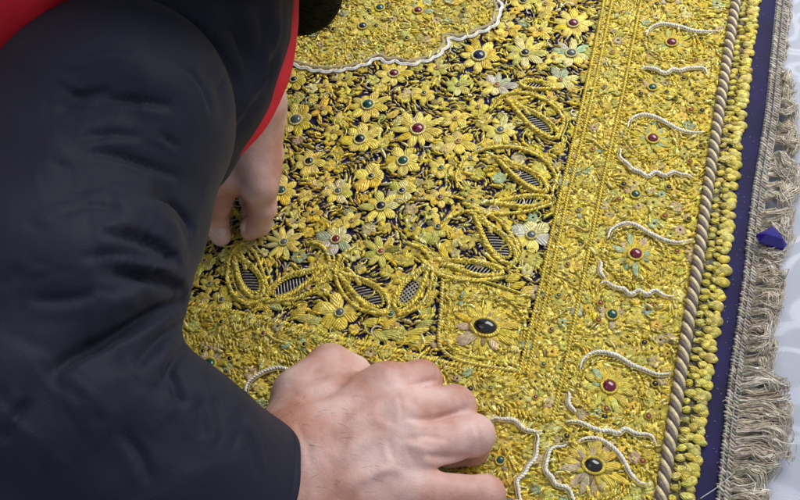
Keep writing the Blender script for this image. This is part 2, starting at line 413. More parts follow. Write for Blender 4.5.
def flower(name, px, py, reach, npet, gk, gr, pal, z=.0012, rows=1, sx=1.0, ang0=None, parent=TX, ringt=PALE, hgt=1.0):
    c = H(px, py, .003); k = np.linalg.norm(H(px+1, py, .003)-c)
    R = reach*k; r = gr*k; a = Acc()
    a0 = rng.random()*6 if ang0 is None else ang0
    cols, w = PAL[pal]
    for rw in range(rows):
        R1 = R*(1-.38*rw)*rng.uniform(.95, 1.05); inner = r*.7
        npp = npet
        an = a0+rw*PI/npp+np.arange(npp)*2*PI/npp+rng.normal(0, .07, npp)
        Lr = (R1-inner)*(1+rng.normal(0, .12, npp)); wd = min((R1+inner)*.5*math.tan(PI/npp)*1.02, R1*.36)
        pos = np.stack([c[0]+np.cos(an)*inner, c[1]+np.sin(an)*inner, np.full(npp, z+.0004*rw)], 1)
        tt = pick(npp, cols, w, .08)
        if rows > 1 and rw == 0: tt = pick(npp, [PINK, TEAL, LIME, GOLD] if pal == 6 else [PINK, GOLD, AMB], [.5, 1.6, 2, 5] if pal == 6 else [3, 3, 1], .08)
        a.inst(PV, PF, pos, an, np.stack([Lr, np.full(npp, wd)*(1+rng.normal(0, .08, npp)), np.full(npp, (.0011+.055*R)*hgt)], 1), tt, rng.normal(.03, .05, npp))
    # beaded ring around the gem
    a.inst(TV, TF, [[c[0], c[1], z+.0010+.0004*rows]], [0], [[r*1.15*sx, r*1.15, .0022]], [ringt])
    o = a.build(name, M['petal'], parent)
    gem(o, c, r*sx, r, 0, gk, z+.0009+.0004*rows)
    blocks.append((c[0], c[1], R*.93))
    return o
for (x, y, R, n_, g, gr, pal) in FL: flower('flower', x, y, R*1.1, n_, g, gr, pal, z=.0018, hgt=.55)
# rosettes on the outer border: ruby ones inside the silver scrolls, green ones between
RUBY = [(671, 44, 5, 0), (652, 141, 5.4, 0), (635, 256, 6.2, 0), (609, 387, 6.9, 0), (689, -42, 4.8, 0)]
for x, y, r, _ in RUBY: flower('rosette', x, y, r*4.1, 14, 'red', r, 6, .0018, 2, ringt=GOLD, hgt=.45)
flower('rosette', 593, 467, 34, 15, 'black', 7.4, 5, .0018, 2, sx=1.25, ringt=GOLD, hgt=.45)
flower('rosette', 485, 330, 33, 15, 'black', 8.5, 5, .0024, 2, sx=1.4, ringt=GOLD, hgt=.45)
for x, y, r in [(652, 89, 4.2), (635, 196, 4.4), (612, 315, 5.2), (670, 1, 4), (209, 365, 6.0), (500, 462, 4), (380, 80-70, 4)]:
    flower('rosette', x, y, r*3.0, 9, 'green' if x != 670 else 'grey', r, 5 if y != 10 else 1, .0017, 1, ringt=GOLD, hgt=.45)
flower('rosette', 363, 29, 15, 9, 'navy', 3.8, 1, .0024, 1, ringt=GOLD, hgt=.45)
flower('rosette', 418, 12, 15, 9, 'red', 4.0, 6, .0024, 1, ringt=GOLD, hgt=.45)
for x, y in [(407, 40), (464, 11), (334, 33)]: flower('rosette', x, y, 12, 7, 'black', 2.4, 1, .0024, 1, ringt=GOLD, hgt=.45)
for x, y, g in [(622,14,'orange'),(612,54,'orange'),(604,90,'grey'),(592,152,'orange'),(578,212,'grey'),(567,267,'red'),(558,298,'green'),(551,332,'red'),(543,367,'green'),
                (490,391,'grey'),(535,400,'red'),(222,324,'black'),(264,336,'red'),(305,347,'black'),(461,301,'grey')]:
    flower('rosette', x, y, 9.5, 7, g, 2.2, 6 if g != 'red' else 3, .0026, 1, ringt=GOLD, hgt=.55)
beads = [(656,6),(684,27),(700,41),(695,62),(683,80),(640,82),(640,96),(666,94),(675,100),(690,112),(701,113),(700,148),(668,189),(689,163),(623,186),(618,201),(664,218),(688,221),(676,253),
         (600,304),(598,321),(651,306),(644,343),(655,384),(648,417),(566,438),(642,462),(606,410),(696,96),(604,418),(333,12),(388,6),(347,9),(369,14),(355,52),(388,9),(203,352),(230,360),(425,28),(376,28),(470,391)]
for x, y in beads:
    c = H(x, y, .003); a = Acc(); r = .0011+.0004*rng.random()
    a.inst(TV, TF, [[c[0], c[1], .0030]], [0], [[r*1.35, r*1.35, .0022]], [GOLD*.8])
    o = a.build('bead_setting', M['petal'], TX)
    gem(o, c, r*1.15, r*1.15, 0, ['black', 'orange', 'black'][rng.integers(3)], .0026, .8); blocks.append((c[0], c[1], r*1.4))

# ------------------------------------------------------------------ paisleys
def chips_w(acc, P, spacing, L, r, slant, tints, dz=.0012):
    P = catmull(P, spacing); t = np.gradient(P, axis=0); an = np.arctan2(t[:, 1], t[:, 0]); K = len(P)
    P = P+rng.normal(0, .00025, (K, 3)); P[:, 2] += dz
    acc.inst(SV, SF, P, an+slant+rng.normal(0, .3, K), np.stack([L*np.exp(rng.normal(0, .2, K)), np.full(K, r), np.full(K, r)], 1), pick(K, *tints), rng.normal(0, .2, K))
PT = ([GOLD, [.80, .64, .12], PALE, LIME], [3, 4, 2, 1])
def paisley(tip, base, width, bend, cross=False, netscale=.62, outer=True):
    T = H(*tip, .003); B = H(*base, .003); ax = B-T; Ln = np.linalg.norm(ax); ax /= Ln
    sd = np.array([-ax[1], ax[0], 0]); k = np.linalg.norm(H(tip[0]+1, tip[1], .003)-T)
    w = width*k
    def outline(s, z):
        p = []
        for t in np.linspace(0, 2*PI, 30, endpoint=False):
            u = (1-math.cos(t))/2; ww = math.sin(t)*(math.sin(PI*u/2)**.8)
            cx = 1-(1-u)*1.0
            p.append(T+ax*Ln*(.5+(cx-.5)*s)+sd*(ww*w*s+bend*k*(1-u)**2)+np.array([0, 0, z]))
        p.append(p[0]); q = np.array(p); q[:, 2] = z; return q
    a = Acc()
    rope(a, outline(1, .0018), .0015, .0052, 2, [GOLD, [.78, .62, .11]], hand=1); chips_w(a, outline(1, .0018), .0021, .0019, .0008, .5, PT, .0016)
    rope(a, outline(.78, .0018), .0010, .0035, 2, [LIME, GOLD], hand=-1)
    sp_ = [T+ax*Ln*t_+sd*w*.12*math.sin(t_*9)+np.array([0, 0, 0]) for t_ in np.linspace(.06, .42, 6)]
    sp_ = np.array(sp_); sp_[:, 2] = .0020; rope(a, sp_, .0014, .004, 2, [GOLD, PALE])
    if outer: rope(a, outline(1.22, .0010), .0008, .003, 2, [GOLD*.9, PALE])
    o = a.build('paisley', M['thread'], TX)
    nn = Acc()
    q = outline(.74, .0016); bc = T+ax*Ln*.86; q = bc+(q-bc)*np.array([1, 1, 1])*.80; q[:, 2] = .0016; ctr = q[:-1].mean(0)
    d1 = (sd*.85+ax*.5); d1 /= np.linalg.norm(d1); d2 = np.array([-d1[1], d1[0], 0])
    rel = q-ctr
    for dd, pp, on in ((d1, d2, True), (d2, d1, cross)):
        if not on: continue
        ext = (rel@pp); lo, hi = ext.min(), ext.max()
        for s_ in np.arange(lo+.0006, hi-.0003, .0019):
            xs_ = []
            for i in range(len(q)-1):
                e0, e1 = ext[i], ext[i+1]
                if (e0-s_)*(e1-s_) < 0:
                    t = (s_-e0)/(e1-e0); xs_.append(rel[i]*(1-t)+rel[i+1]*t)
            if len(xs_) >= 2:
                xs_ = sorted(xs_, key=lambda v_: v_@dd); p0, p1 = xs_[0]+ctr, xs_[-1]+ctr
                mid = (p0+p1)/2+np.array([0, 0, .0003])
                v, f = tube(catmull([p0, mid, p1], .001), .00045, 5); nn.add(v, f, (.46, .42, .34))
    nn.build('netting', M['thread'], o)
    c = (T+B)/2
    for t in (.15, .35, .55, .75, .92):
        c = T+ax*Ln*t; blocks.append((c[0], c[1], w*1.05*min(1, .35+t)))
paisley((238, 252), (260, 299), 12, -5)
paisley((322, 262), (268, 301), 12, 10)
paisley((343, 268), (387, 312), 13, -9)
paisley((426, 262), (398, 313), 12, 6, True)
paisley((478, 215), (512, 266), 13, -5)
paisley((436, 268), (502, 275), 9, 6)
paisley((498, 155), (546, 192), 10, -5)
paisley((490, 208), (549, 200), 8, 5)
paisley((511, 100), (556, 139), 10, -4)
paisley((560, 88), (520, 84), 7, 3, outer=False)

for pts in ([(266,302),(246,305),(233,294),(228,276),(232,256),(244,246),(256,256),(264,276),(270,296)], [(268,304),(300,300),(320,286),(330,266),(324,250),(312,244)],
            [(388,316),(362,312),(345,298),(336,276),(342,258),(354,250)], [(398,317),(418,310),(430,292),(432,270),(424,254),(408,246)],
            [(508,272),(518,256),(510,236),(494,220),(472,214),(450,220),(440,232)], [(502,281),(470,284),(440,278),(424,264)],
            [(552,192),(556,178),(542,160),(516,149),(486,150),(464,162),(456,180),(462,192)], [(550,206),(522,214),(490,216),(464,206)],
            [(558,140),(563,122),(548,104),(522,94),(500,98),(490,110)]):
    P = WP(pts, .003); P[:, 2] = .0024; a = Acc(); rope(a, P, .0011, .0046, 2, [GOLD, YEL]); chips_w(a, P, .0023, .0018, .00075, .4, PT, .0010); P2 = P.copy(); P2[:, :2] += .0022; P2[:, 2] = .0016; rope(a, P2, .0007, .003, 2, [LIME, PALE])
    a.build('scroll_stem', M['thread'], TX)
# leaves and sprays laid on the field
def leaf(acc, x0, y0, x1, y1, w, tint, z=.0016, h=.0016):
    A, B = H(x0, y0, .003), H(x1, y1, .003); d = B-A; L = np.linalg.norm(d)
    k = PXM*.95
    acc.inst(LV, LF, [[A[0], A[1], z]], [math.atan2(d[1], d[0])], [[L, w*k, h]], [tint])
sprays = [[(268,303,283,311),(283,306,291,295),(290,318,308,309),(296,320,316,318),(312,312,328,303),(280,300,292,306),(306,326,322,319),(322,301,318,313)],
          [(376,336,404,334),(380,328,396,322),(396,344,424,338),(404,336,430,330),(415,330,434,322),(372,332,388,342),(418,345,438,338),(362,325,382,321)],
          [(330,118,350,128),(335,125,342,112)], [(386,120,400,112),(392,128,404,118)],
          [(258,305,272,309),(255,310,266,303),(246,300,256,306)],
          [(510,290,526,284),(505,283,522,276),(500,295,515,300),(520,296,534,288)],
          [(446,262,440,246),(452,250,460,240),(428,246,440,240)],
          [(415,282,440,288),(425,300,438,294),(432,272,440,262)]]
for s_ in sprays:
    a = Acc()
    for l in s_:
        leaf(a, *l, 4.2+rng.random()*1.5, pick(1, [GOLD, AMB, LIME], [4, 2, 2], .08)[0])
        p = H((l[0]+l[2])/2, (l[1]+l[3])/2, .003); blocks.append((p[0], p[1], .0035))
    a.build('leaf_spray', M['petal'], TX)

# ------------------------------------------------------------------ couched ropes and cords
def line(g, y0, y1, off=0, horiz=False, n_=40):
    return [(float(t), float(g(t))+off) if horiz else (float(g(t))+off, float(t)) for t in np.linspace(y0, y1, n_)]
def chips(acc, pts, spacing, L, r, slant, tints, z=.0028, rowoff=0.0):
    P = catmull(WP(pts, .003), spacing); t = np.gradient(P, axis=0); an = np.arctan2(t[:, 1], t[:, 0])
    nrm = np.stack([-np.sin(an), np.cos(an), 0*an], 1); P = P+nrm*rowoff; K = len(P); P[:, 2] = z+rng.normal(0, .0002, K)
    acc.inst(SV, SF, P, an+slant+rng.normal(0, .16, K), np.stack([L*(1+rng.normal(0, .12, K)), np.full(K, r)*(1+rng.normal(0, .12, K)), np.full(K, r)], 1), pick(K, *tints), rng.normal(0, .15, K))
GT = ([GOLD, [.78, .62, .11], PALE, AMB], [5, 4, 2, 1])
a = Acc()
chips(a, line(yU, -60, 521, 0, True), .0021, .0021, .00095, .95, GT); chips(a, line(yU, -60, 521, 5, True), .0022, .0018, .0008, .85, GT, rowoff=0)
a.build('couched_rope', M['thread'], TX)
a = Acc(); chips(a, line(yL, -60, 552, 0, True), .0022, .0019, .0008, -.95, GT, .0026); chips(a, line(yL, -60, 552, 4, True), .0024, .0015, .0007, -.85, GT, .0024)
a.build('couched_rope', M['thread'], TX)
for g, o1, lim, z in ((xA, 0, 378, .0028), (xA, 8, 378, .0028), (xB, 0, 424, .0028)):
    a = Acc(); rope(a, WP(line(g, -130, lim, o1), z), .0011, .0036, 2, [GOLD, [.78, .62, .11]], hand=1)
    chips(a, line(g, -130, lim, o1+3.2), .0024, .0010, .0006, .9, GT, .0028)
    a.build('couched_rope', M['thread'], TX)
a = Acc(); rope(a, WP([(443, 283), (441, 315), (439, 343), (446, 356), (462, 364), (490, 370), (519, 374)], .0026), .0011, .0036, 2, [GOLD, PALE])
rope(a, WP([(451, 286), (449, 315), (447, 341), (453, 352), (468, 359), (512, 366)], .0026), .0008, .003, 2, [GOLD, LIME])
rope(a, WP([(443, 285), (470, 283), (500, 290), (530, 300)], .0026), .0009, .003, 2, [GOLD, LIME])
a.build('couched_rope', M['thread'], TX)
# beige and dark two-ply cord
CH = 1
a = Acc(); rope(a, WP(line(xC, -130, 590), .0022), .0036, .0150, 4, [(.74, .63, .38), (.16, .12, .11)], hand=CH, rr=.00155, flat=.8, step=.0006)
a.build('twisted_cord', M['cord'], TX)
a = Acc(); rope(a, WP(line(yB, -100, 655, 0, True), .0022), .0036, .0150, 4, [(.74, .63, .38), (.16, .12, .11)], hand=1, rr=.00155, flat=.8, step=.0006); a.build('twisted_cord', M['cord'], TX)

SC = [[(646,36),(650,29),(660,25),(670,26),(682,29),(694,33),(706,34),(718,34)],
 [(641,71),(647,68),(655,70),(663,74),(672,71),(683,71),(694,69),(702,70),(709,77)],
 [(627,130),(630,122),(640,117),(652,118),(665,124),(678,131),(690,134),(704,134)],
 [(619,150),(621,159),(628,167),(638,173),(647,177),(656,174),(664,176),(673,174),(682,175),(693,179)],
 [(607,240),(611,231),(622,225),(634,226),(650,235),(665,242),(680,244),(692,241)],
 [(600,262),(601,272),(604,279)],
 [(600,285),(607,283),(616,288),(625,291),(630,294),(638,292),(647,294),(655,292),(663,295),(673,298)],
 [(580,370),(582,362),(589,355),(600,352),(616,355),(631,364),(644,369),(658,374),(671,373)],
 [(568,393),(569,403),(575,414)],
 [(566,424),(573,423),(579,422),(590,429),(598,430),(602,431),(616,433),(624,430),(634,433),(644,434),(652,438),(657,444)],
 [(577,443),(584,440),(592,439),(601,441),(612,448),(620,456),(626,466),(631,475),(639,483),(647,485)],
 [(566,446),(556,449),(549,454),(546,463),(548,475),(557,485),(568,491),(574,500),(578,512)],
 [(490,422),(501,420),(512,422),(525,430),(534,434),(541,432)],
 [(536,435),(538,445),(536,455),(530,467),(522,477),(517,486),(520,498),(526,508)],
 [(247,404),(246,394),(249,384),(257,377),(270,371),(285,370),(305,380)],
 [(664,-50),(670,-58),(685,-60),(700,-54),(724,-50)]]
def silver(name, pts, wob):
    P = catmull(WP(pts, .0040), .0009)
    P[:, 2] = .0038
    d = np.arange(len(P)); env = np.sin(np.linspace(0, PI, len(P)))**.4
    a = Acc()
    t = np.gradient(P, axis=0); s = np.stack([-t[:, 1], t[:, 0], 0*t[:, 0]], 1); s /= np.linalg.norm(s, axis=1, keepdims=True)+1e-9
    P = P+s*(wob*1.3*np.sin(d*.55+.6*np.sin(d*.23)))[:, None]
    P = catmull(P, .00035); env = np.sin(np.linspace(0, PI, len(P)))**.45; d = np.arange(len(P))*.00035
    t = np.gradient(P, axis=0); s = np.stack([-t[:, 1], t[:, 0], 0*t[:, 0]], 1); s /= np.linalg.norm(s, axis=1, keepdims=True)+1e-9
    for k, tint in ((0, (.96, .92, .82)), (1, (.93, .88, .76))):
        an_ = 2*PI*d/.0034+k*PI
        Q = P+s*(.00048*env*np.cos(an_))[:, None]; Q[:, 2] += .00048*env*np.sin(an_)
        v, f = tube(Q, .00072*(.3+.7*env), 6); a.add(v, f, tint)
    v, f = tube(P-s*.0015-np.array([0, 0, .0006]), .0005*env+.0001, 6); a.add(v, f, (.50, .42, .20))
    a.build(name, M['cord'], TX)
for i, s_ in enumerate(SC): silver('silver_scroll', s_, 0 if i in (0, 2, 4, 7, 10, 14, 15) else .0004)
# scalloped silver edge of the medallion, with its taupe inner band
P = catmull(WP(MED, .004), .0012); P[:, 2] = .0032; k_ = np.arange(len(P)); t = np.gradient(P, axis=0); s = np.stack([-t[:, 1], t[:, 0], 0*k_], 1); s /= np.linalg.norm(s, axis=1, keepdims=True)
a = Acc(); Q = P+s*(-.0016*np.abs(np.sin(k_*.40)))[:, None]
v, f = tube(Q, .00095, 7); a.add(v, f, (.88, .87, .84)); v, f = tube(Q+s*-.0013, .0006, 6); a.add(v, f, (.8, .78, .72))
v, f = tube(P+s*.0024-np.array([0, 0, .0008]), .0016, 6); a.add(v, f, (.46, .38, .22))
a.build('silver_edge', M['cord'], TX)

# ------------------------------------------------------------------ bullion filling
bx = np.array(blocks)
def sample(x0, x1, y0, y1, spacing, regs, margin, jitter=.42, avoid=True, minpy=-40, maxpy=585):
    c = WP([(x0, y0), (x1, y0), (x0, y1), (x1, y1)], .002); lo, hi = c.min(0), c.max(0)
    gx = np.arange(lo[0], hi[0], spacing); gy = np.arange(lo[1], hi[1], spacing)
    X, Y = np.meshgrid(gx, gy); X = X+(np.arange(len(gy)) % 2)[:, None]*spacing*.5
    p = np.stack([X.ravel(), Y.ravel()], 1)+rng.uniform(-jitter, jitter, (X.size, 2))*spacing
    q = proj(np.concatenate([p, np.full((len(p), 1), .003)], 1))
    ok = np.isin(region(q), regs) & (q[:, 0] > x0) & (q[:, 0] < x1) & (q[:, 1] > minpy) & (q[:, 1] < maxpy)
    p = p[ok]; q = q[ok]
    if avoid:
        keep = np.ones(len(p), bool)
        for b_ in blocks: keep &= ((p[:, 0]-b_[0])**2+(p[:, 1]-b_[1])**2) > (b_[2]*margin)**2
        p = p[keep]; q = q[keep]
    return p, q
def flow(p, s=1.0):
    x, y = p[:, 0]*s, p[:, 1]*s
    return 1.9*np.sin(x*80+1.3*np.sin(y*60))+1.7*np.cos(y*74+1.1*np.sin(x*52))
def seeds(acc, p, L, r, z, tints, ang=None, jl=.25, tiltsd=.2):
    K = len(p)
    if K == 0: return
    an = flow(p)+rng.normal(0, .17, K) if ang is None else ang
    pos = np.concatenate([p, (z+rng.normal(0, .0003, K))[:, None]], 1)
    acc.inst(SV, SF, pos, an, np.stack([L*np.exp(rng.normal(0, jl, K)), r*np.exp(rng.normal(0, .15, K)), r*np.ones(K)], 1), pick(K, *tints), rng.normal(0, tiltsd, K))
# field: dark velvet showing between gold and silver chips
a = Acc()
p, q = sample(150, 620, -50, 400, .0027, [5], .95)
seeds(a, p, .0018, .00062, .0009, ([GOLD, SILV, BRONZE, GOLD2, PINK], [3.4, 2.6, 3, 3, 1.6]))
p, q = sample(150, 620, -50, 400, .0062, [5], .9)
seeds(a, p, .0027, .0010, .0019, ([GOLD, PALE, AMB, LIME], [4, 2, 2, 2]))
o = a.build('field_stitching', M['thread'], TX); o['kind'] = 'stuff'
# thin scrolling stems through the field
a = Acc()
p, q = sample(180, 620, -40, 400, .012, [5], .6)
for (x, y) in p:
    th = rng.random()*6; kk = rng.choice([-1, 1])*rng.uniform(150, 420); pts = []
    for i in range(9):
        pts.append((x, y, .0018+.0008*math.sin(i/8*PI))); x += math.cos(th)*.0013; y += math.sin(th)*.0013; th += kk*.0013
    v, f = tube(pts, .00055, 5); a.add(v, f, pick(1, [GOLD, LIME, SILV, BRONZE], [4, 2, 1.5, 1])[0])
o = a.build('scrolling_stem', M['thread'], TX); o['kind'] = 'stuff'
# small satin blossoms crowding the gold grounds
def blossoms(regs, spacing, R, z, name, x0=160, x1=760, y0=-40, y1=520):
    a = Acc(); p, q = sample(x0, x1, y0, y1, spacing, regs, 1.12)
    for (x, y) in p:
        n_ = int(rng.integers(5, 8)); an = rng.random()*6+np.arange(n_)*2*PI/n_; r0 = R*rng.uniform(.7, 1.15)
        pos = np.tile([x, y, z], (n_, 1)); base = pick(1, [GOLD, LIME, PALE, AMB, PINK, TEAL, GOLD2], [6, 3, .8, 1.5, 1.3, 1.0, 5], .1)[0]
        a.inst(PV, PF, pos, an, np.tile([r0, r0*.42, .0009], (n_, 1)), np.clip(base*(1+rng.normal(0, .08, (n_, 1))), .02, .95))
        a.inst(DV, DF, [[x, y, z+.0002]], [0], [[r0*.22, r0*.22, .0010]], [PALE if rng.random() < .7 else (.12, .05, .03)])
    o = a.build(name, M['petal'], TX); o['kind'] = 'stuff'; return p
blossoms([5], .0105, .0048, .0016, 'field_blossom')
blossoms([1], .0078, .0040, .0019, 'border_blossom', y1=585)
blossoms([2], .0085, .0036, .0027, 'band_blossom')
blossoms([3, 4], .0080, .0038, .0025, 'medallion_blossom', y0=-60)
GB = ([GOLD, [.78, .62, .11], AMB, LIME, PALE, BRONZE], [5, 3, 2, 2, 1.6, .8])
a = Acc()
p, q = sample(160, 760, -60, 585, .0029, [1], .80); seeds(a, p, .0017, .00062, .0021, GB, jl=.35)
p, q = sample(160, 760, -60, 585, .0100, [1], .80, jitter=.5); seeds(a, p, .0019, .00085, .0031, ([[.93, .84, .32], GOLD, PALE], [3, 2, 3]))  # sparse brighter chips: gold highlights put into the tint
p, q = sample(160, 760, -60, 520, .0029, [2], .80); seeds(a, p, .0015, .00055, .0028, GB, jl=.35)
p, q = sample(160, 760, -60, 520, .0110, [2], .80, jitter=.5); seeds(a, p, .0017, .0008, .0036, ([[.93, .84, .32], GOLD, PALE], [3, 2, 3]))  # same bright highlight tint on the bands
p, q = sample(160, 760, -60, 520, .0030, [3, 4], .80); seeds(a, p, .0017, .00062, .0026, GB, jl=.35)
p, q = sample(160, 760, -60, 520, .0085, [3, 4], .80, jitter=.5); seeds(a, p, .0021, .00085, .0034, ([[.93, .84, .32], GOLD, PALE], [3, 2, 3]))  # highlight tint again, on medallion and square
for (x, y, r, _) in RUBY+[(593, 467, 7.6, 0), (485, 330, 7.4, 0)]:
    c = H(x, y, .003); k = np.linalg.norm(H(x+1, y, .003)-c)
    for rr_, L_c in ((4.55, .0013), (5.35, .0013)):
        R_ = r*k*rr_; K = int(2*PI*R_/.0022); th = np.arange(K)*2*PI/K
        q = np.stack([c[0]+np.cos(th)*R_, c[1]+np.sin(th)*R_], 1); ok = np.isin(region(proj(np.concatenate([q, np.full((K, 1), .003)], 1))), [1, 4])
        seeds(a, q[ok], L_c, .0006, .0030, GB, ang=th[ok]+PI/2+.5)
o = a.build('border_stitching', M['thread'], TX); o['kind'] = 'stuff'
# vein-like stems of the side band
a = Acc()
for x, y, dx, dy in [(590,100,22,-14),(600,45,22,-13),(572,175,24,-14),(560,262,30,-22),(548,322,24,-20),(236,334,20,-10),(285,345,-18,-10),(505,398,18,-6),(610,20,20,-12),(583,140,20,12),(565,225,20,8)]:
    P = WP([(x, y), (x+dx*.5, y+dy*.3), (x+dx, y+dy)], .0036); P[:, 2] = .0034
    a = Acc(); rope(a, P, .0007, .003, 2, [GOLD, PALE]); a.build('band_stem', M['thread'], TX)

# scalloped outer edge: fat gold petals beside the beige cord, overlapping the plain velvet
a = Acc()
P = catmull(WP(line(xC, -120, 560), .003), .0054); t = np.gradient(P, axis=0); an = np.arctan2(t[:, 1], t[:, 0])
wdt = np.linalg.norm(H(float(xS(250)), 250, .003)-H(float(xC(250)), 250, .003))
for row, (off, L, w, z, sp) in enumerate([(.0036, .0062, .0021, .0010, .25), (.0085, .0060, .0023, .0016, -.2), (.0118, .0062, .0026, .0012, .05)]):
    K = len(P); nr = np.stack([-np.sin(an), np.cos(an)], 1)
    q = P[:, :2]+nr*(off+rng.normal(0, .0005, K))[:, None]+np.stack([np.cos(an), np.sin(an)], 1)*(row*.0017)
    K = len(q); aa = an+PI/2+sp+rng.normal(0, .28, K)
    a.inst(PV, PF, np.concatenate([q, np.full((K, 1), z)], 1), aa, np.stack([L*.95*np.exp(rng.normal(0, .16, K)), w*1.0*np.exp(rng.normal(0, .15, K)), np.full(K, .0020)], 1),
           pick(K, [[.78, .65, .14], [.72, .62, .17], [.82, .67, .13], [.60, .48, .12], [.66, .60, .18]], [4, 3, 3, 1, 2]), rng.normal(.06, .06, K))
    a.inst(SV, SF, np.concatenate([q+rng.normal(0, .001, (K, 2)), np.full((K, 1), z+.0014)], 1), aa+rng.normal(0, .6, K), np.tile([.0016, .0006, .0006], (K, 1)), pick(K, *GB))
a.build('scalloped_edge', M['petal'], TX)
# outermost round knobs
for k_, (o_, n2) in enumerate([(.005, 1), (.010, 1)]):
    Q = np.repeat(P, n2, 0); an2 = np.repeat(an, n2); K = len(Q); nr = np.stack([-np.sin(an2), np.cos(an2)], 1)
    q = Q[:, :2]+nr*(o_+rng.normal(0, .0015, K))[:, None]+rng.normal(0, .001, (K, 2))
    seeds(a, q, .0018, .0007, .0024, ([GOLD, LIME, BRONZE, PALE], [3, 3, 2, 1.5]), ang=an2+PI/2+rng.normal(0, .6, K))

a = Acc()
Q = catmull(WP(line(xS, -120, 560, -4), .003), .0080); K = len(Q); Q[:, :2] += rng.normal(0, .0006, (K, 2)); Q[:, 2] = .0014
ta = np.arctan2(np.gradient(Q, axis=0)[:, 1], np.gradient(Q, axis=0)[:, 0])
a.inst(DV, DF, Q, ta, np.stack([np.full(K, .0029), np.full(K, .0036), np.full(K, .0021)], 1)*np.exp(rng.normal(0, .12, (K, 1))), pick(K, [[.78, .65, .15], [.72, .62, .18], [.80, .70, .24]], [3, 3, 2]))
a.build('scallop_tip', M['petal'], TX)

a = Acc(); K = 60
ly = rng.uniform(-30, 520, K); lx = xS(ly)+(xV(ly)-xS(ly))*rng.uniform(.1, .95, K)
P = np.array([H(x_, y_, 0) for x_, y_ in zip(lx, ly)]); P[:, 2] = .0004
a.inst(SV, SF, P, rng.random(K)*6, np.stack([rng.uniform(.0002, .0008, K), np.full(K, .00012), np.full(K, .00012)], 1), pick(K, [[.35, .33, .34], [.5, .42, .2]], [3, 2]))
o = a.build('lint', M['cord'], TX); o['kind'] = 'stuff'
# ------------------------------------------------------------------ fringe
a = Acc()
hd = line(xV, -100, 590, 4)
for off, z in ((0, .0012), (7, .0014)):
    chips(a, [(x+off, y) for x, y in hd], .0021, .0024, .00075, 1.0, ([(.40, .35, .28), (.50, .45, .38), (.26, .22, .17)], [3, 3, 1]), z)
for off in (-1.5, 4, 9.5):
    rope(a, WP([(x+off, y) for x, y in hd], .0008), .0006, .003, 2, [(.45, .41, .36), (.55, .51, .47)])
fr = a.build('fringe', M['silk'], TX)
xE = fn([(772, 0), (776, 55), (786, 80), (794, 110), (799, 150), (801, 190), (793, 228), (782, 250), (781, 300), (776, 325), (771, 345), (778, 375), (786, 400), (790, 440), (784, 462), (768, 480), (764, 520)])
edges = [-60, -25, 8, 40, 70, 98, 126, 155, 184, 212, 240, 268, 296, 322, 350, 378, 406, 434, 460, 488, 520, 560]
TT = np.linspace(0, 1, 18)
for i in range(len(edges)-1):
    y0, y1 = edges[i], edges[i+1]; a = Acc()
    bend = rng.uniform(.5, 1.4)
    for lk in range(8 if y0 > 200 else 6):
        ly = y0+(y1-y0)*(lk+rng.random())/8; small = .45 if ly < 62 else 1
        lx = float(xV(ly))+12; reach = max(3, float(xE(ly+6))-lx)*rng.uniform(.6, 1.0)
        sag = rng.uniform(4, 24)*bend*small; am = rng.uniform(1.8, 4.8)*small; fq = rng.uniform(6, 12); ph = rng.random()*6
        hook = rng.uniform(-1, 1)*9*small; zt = rng.uniform(.001, .008)*small; tone = rng.choice([0, 1, 2, 3], p=[.35, .3, .2, .15])
        for k in range(17):
            o_ = rng.normal(0, 1.3, 2)*small; f2 = fq*rng.uniform(.9, 1.1); p2 = ph+rng.normal(0, .35); rc = reach*rng.uniform(.72, 1.04)
            sp = rng.uniform(.5, 2.4); a2 = am*rng.uniform(.6, 1.3); q2 = rng.random()*6
            xx = lx+rc*np.sin(TT*PI*.60)/math.sin(PI*.60)+a2*np.sin(p2+TT*f2)*TT**.4+o_[0]*sp*TT+.35*np.sin(q2+TT*40)
            yy = ly+sag*TT**1.5+hook*TT**4+a2*np.cos(p2*1.2+TT*f2*1.15)*TT**.4+o_[1]*(.5+sp*TT)+.35*np.cos(q2+TT*37)
            pts = np.array([H(x_, y_, 0) for x_, y_ in zip(xx, yy)]); pts[:, 2] = .0014+zt*np.sin(np.clip(TT*1.05, 0, 1)*PI)**.8+.0007*np.sin(q2+TT*9)+abs(o_[0])*.0006
            tt = pick(1, [[(.68, .59, .46), (.56, .48, .36), (.80, .73, .62), (.38, .30, .21)][tone], (.86, .81, .73), (.56, .49, .38)], [5, 1.6, 2], .1)[0]
            v, f = tube(pts, np.linspace(.00036, .00016, 18), 4); a.add(v, f, tt)
    a.build('tassel', M['silk'], fr, do_warp=False)
a = Acc(); P = WP([(700, 499), (718, 487), (733, 474), (748, 458)], .004); v, f = tube(catmull(P, .001), .00022, 5); a.add(v, f, (.6, .58, .56)); 
a.build('loose_thread', M['silk'], TX); a = Acc(); P = WP([(722, 402), (735, 396), (748, 399)], .004); v, f = tube(catmull(P, .001), .00016, 5); a.add(v, f, (.5, .48, .46))
a.build('loose_thread', M['silk'], TX)

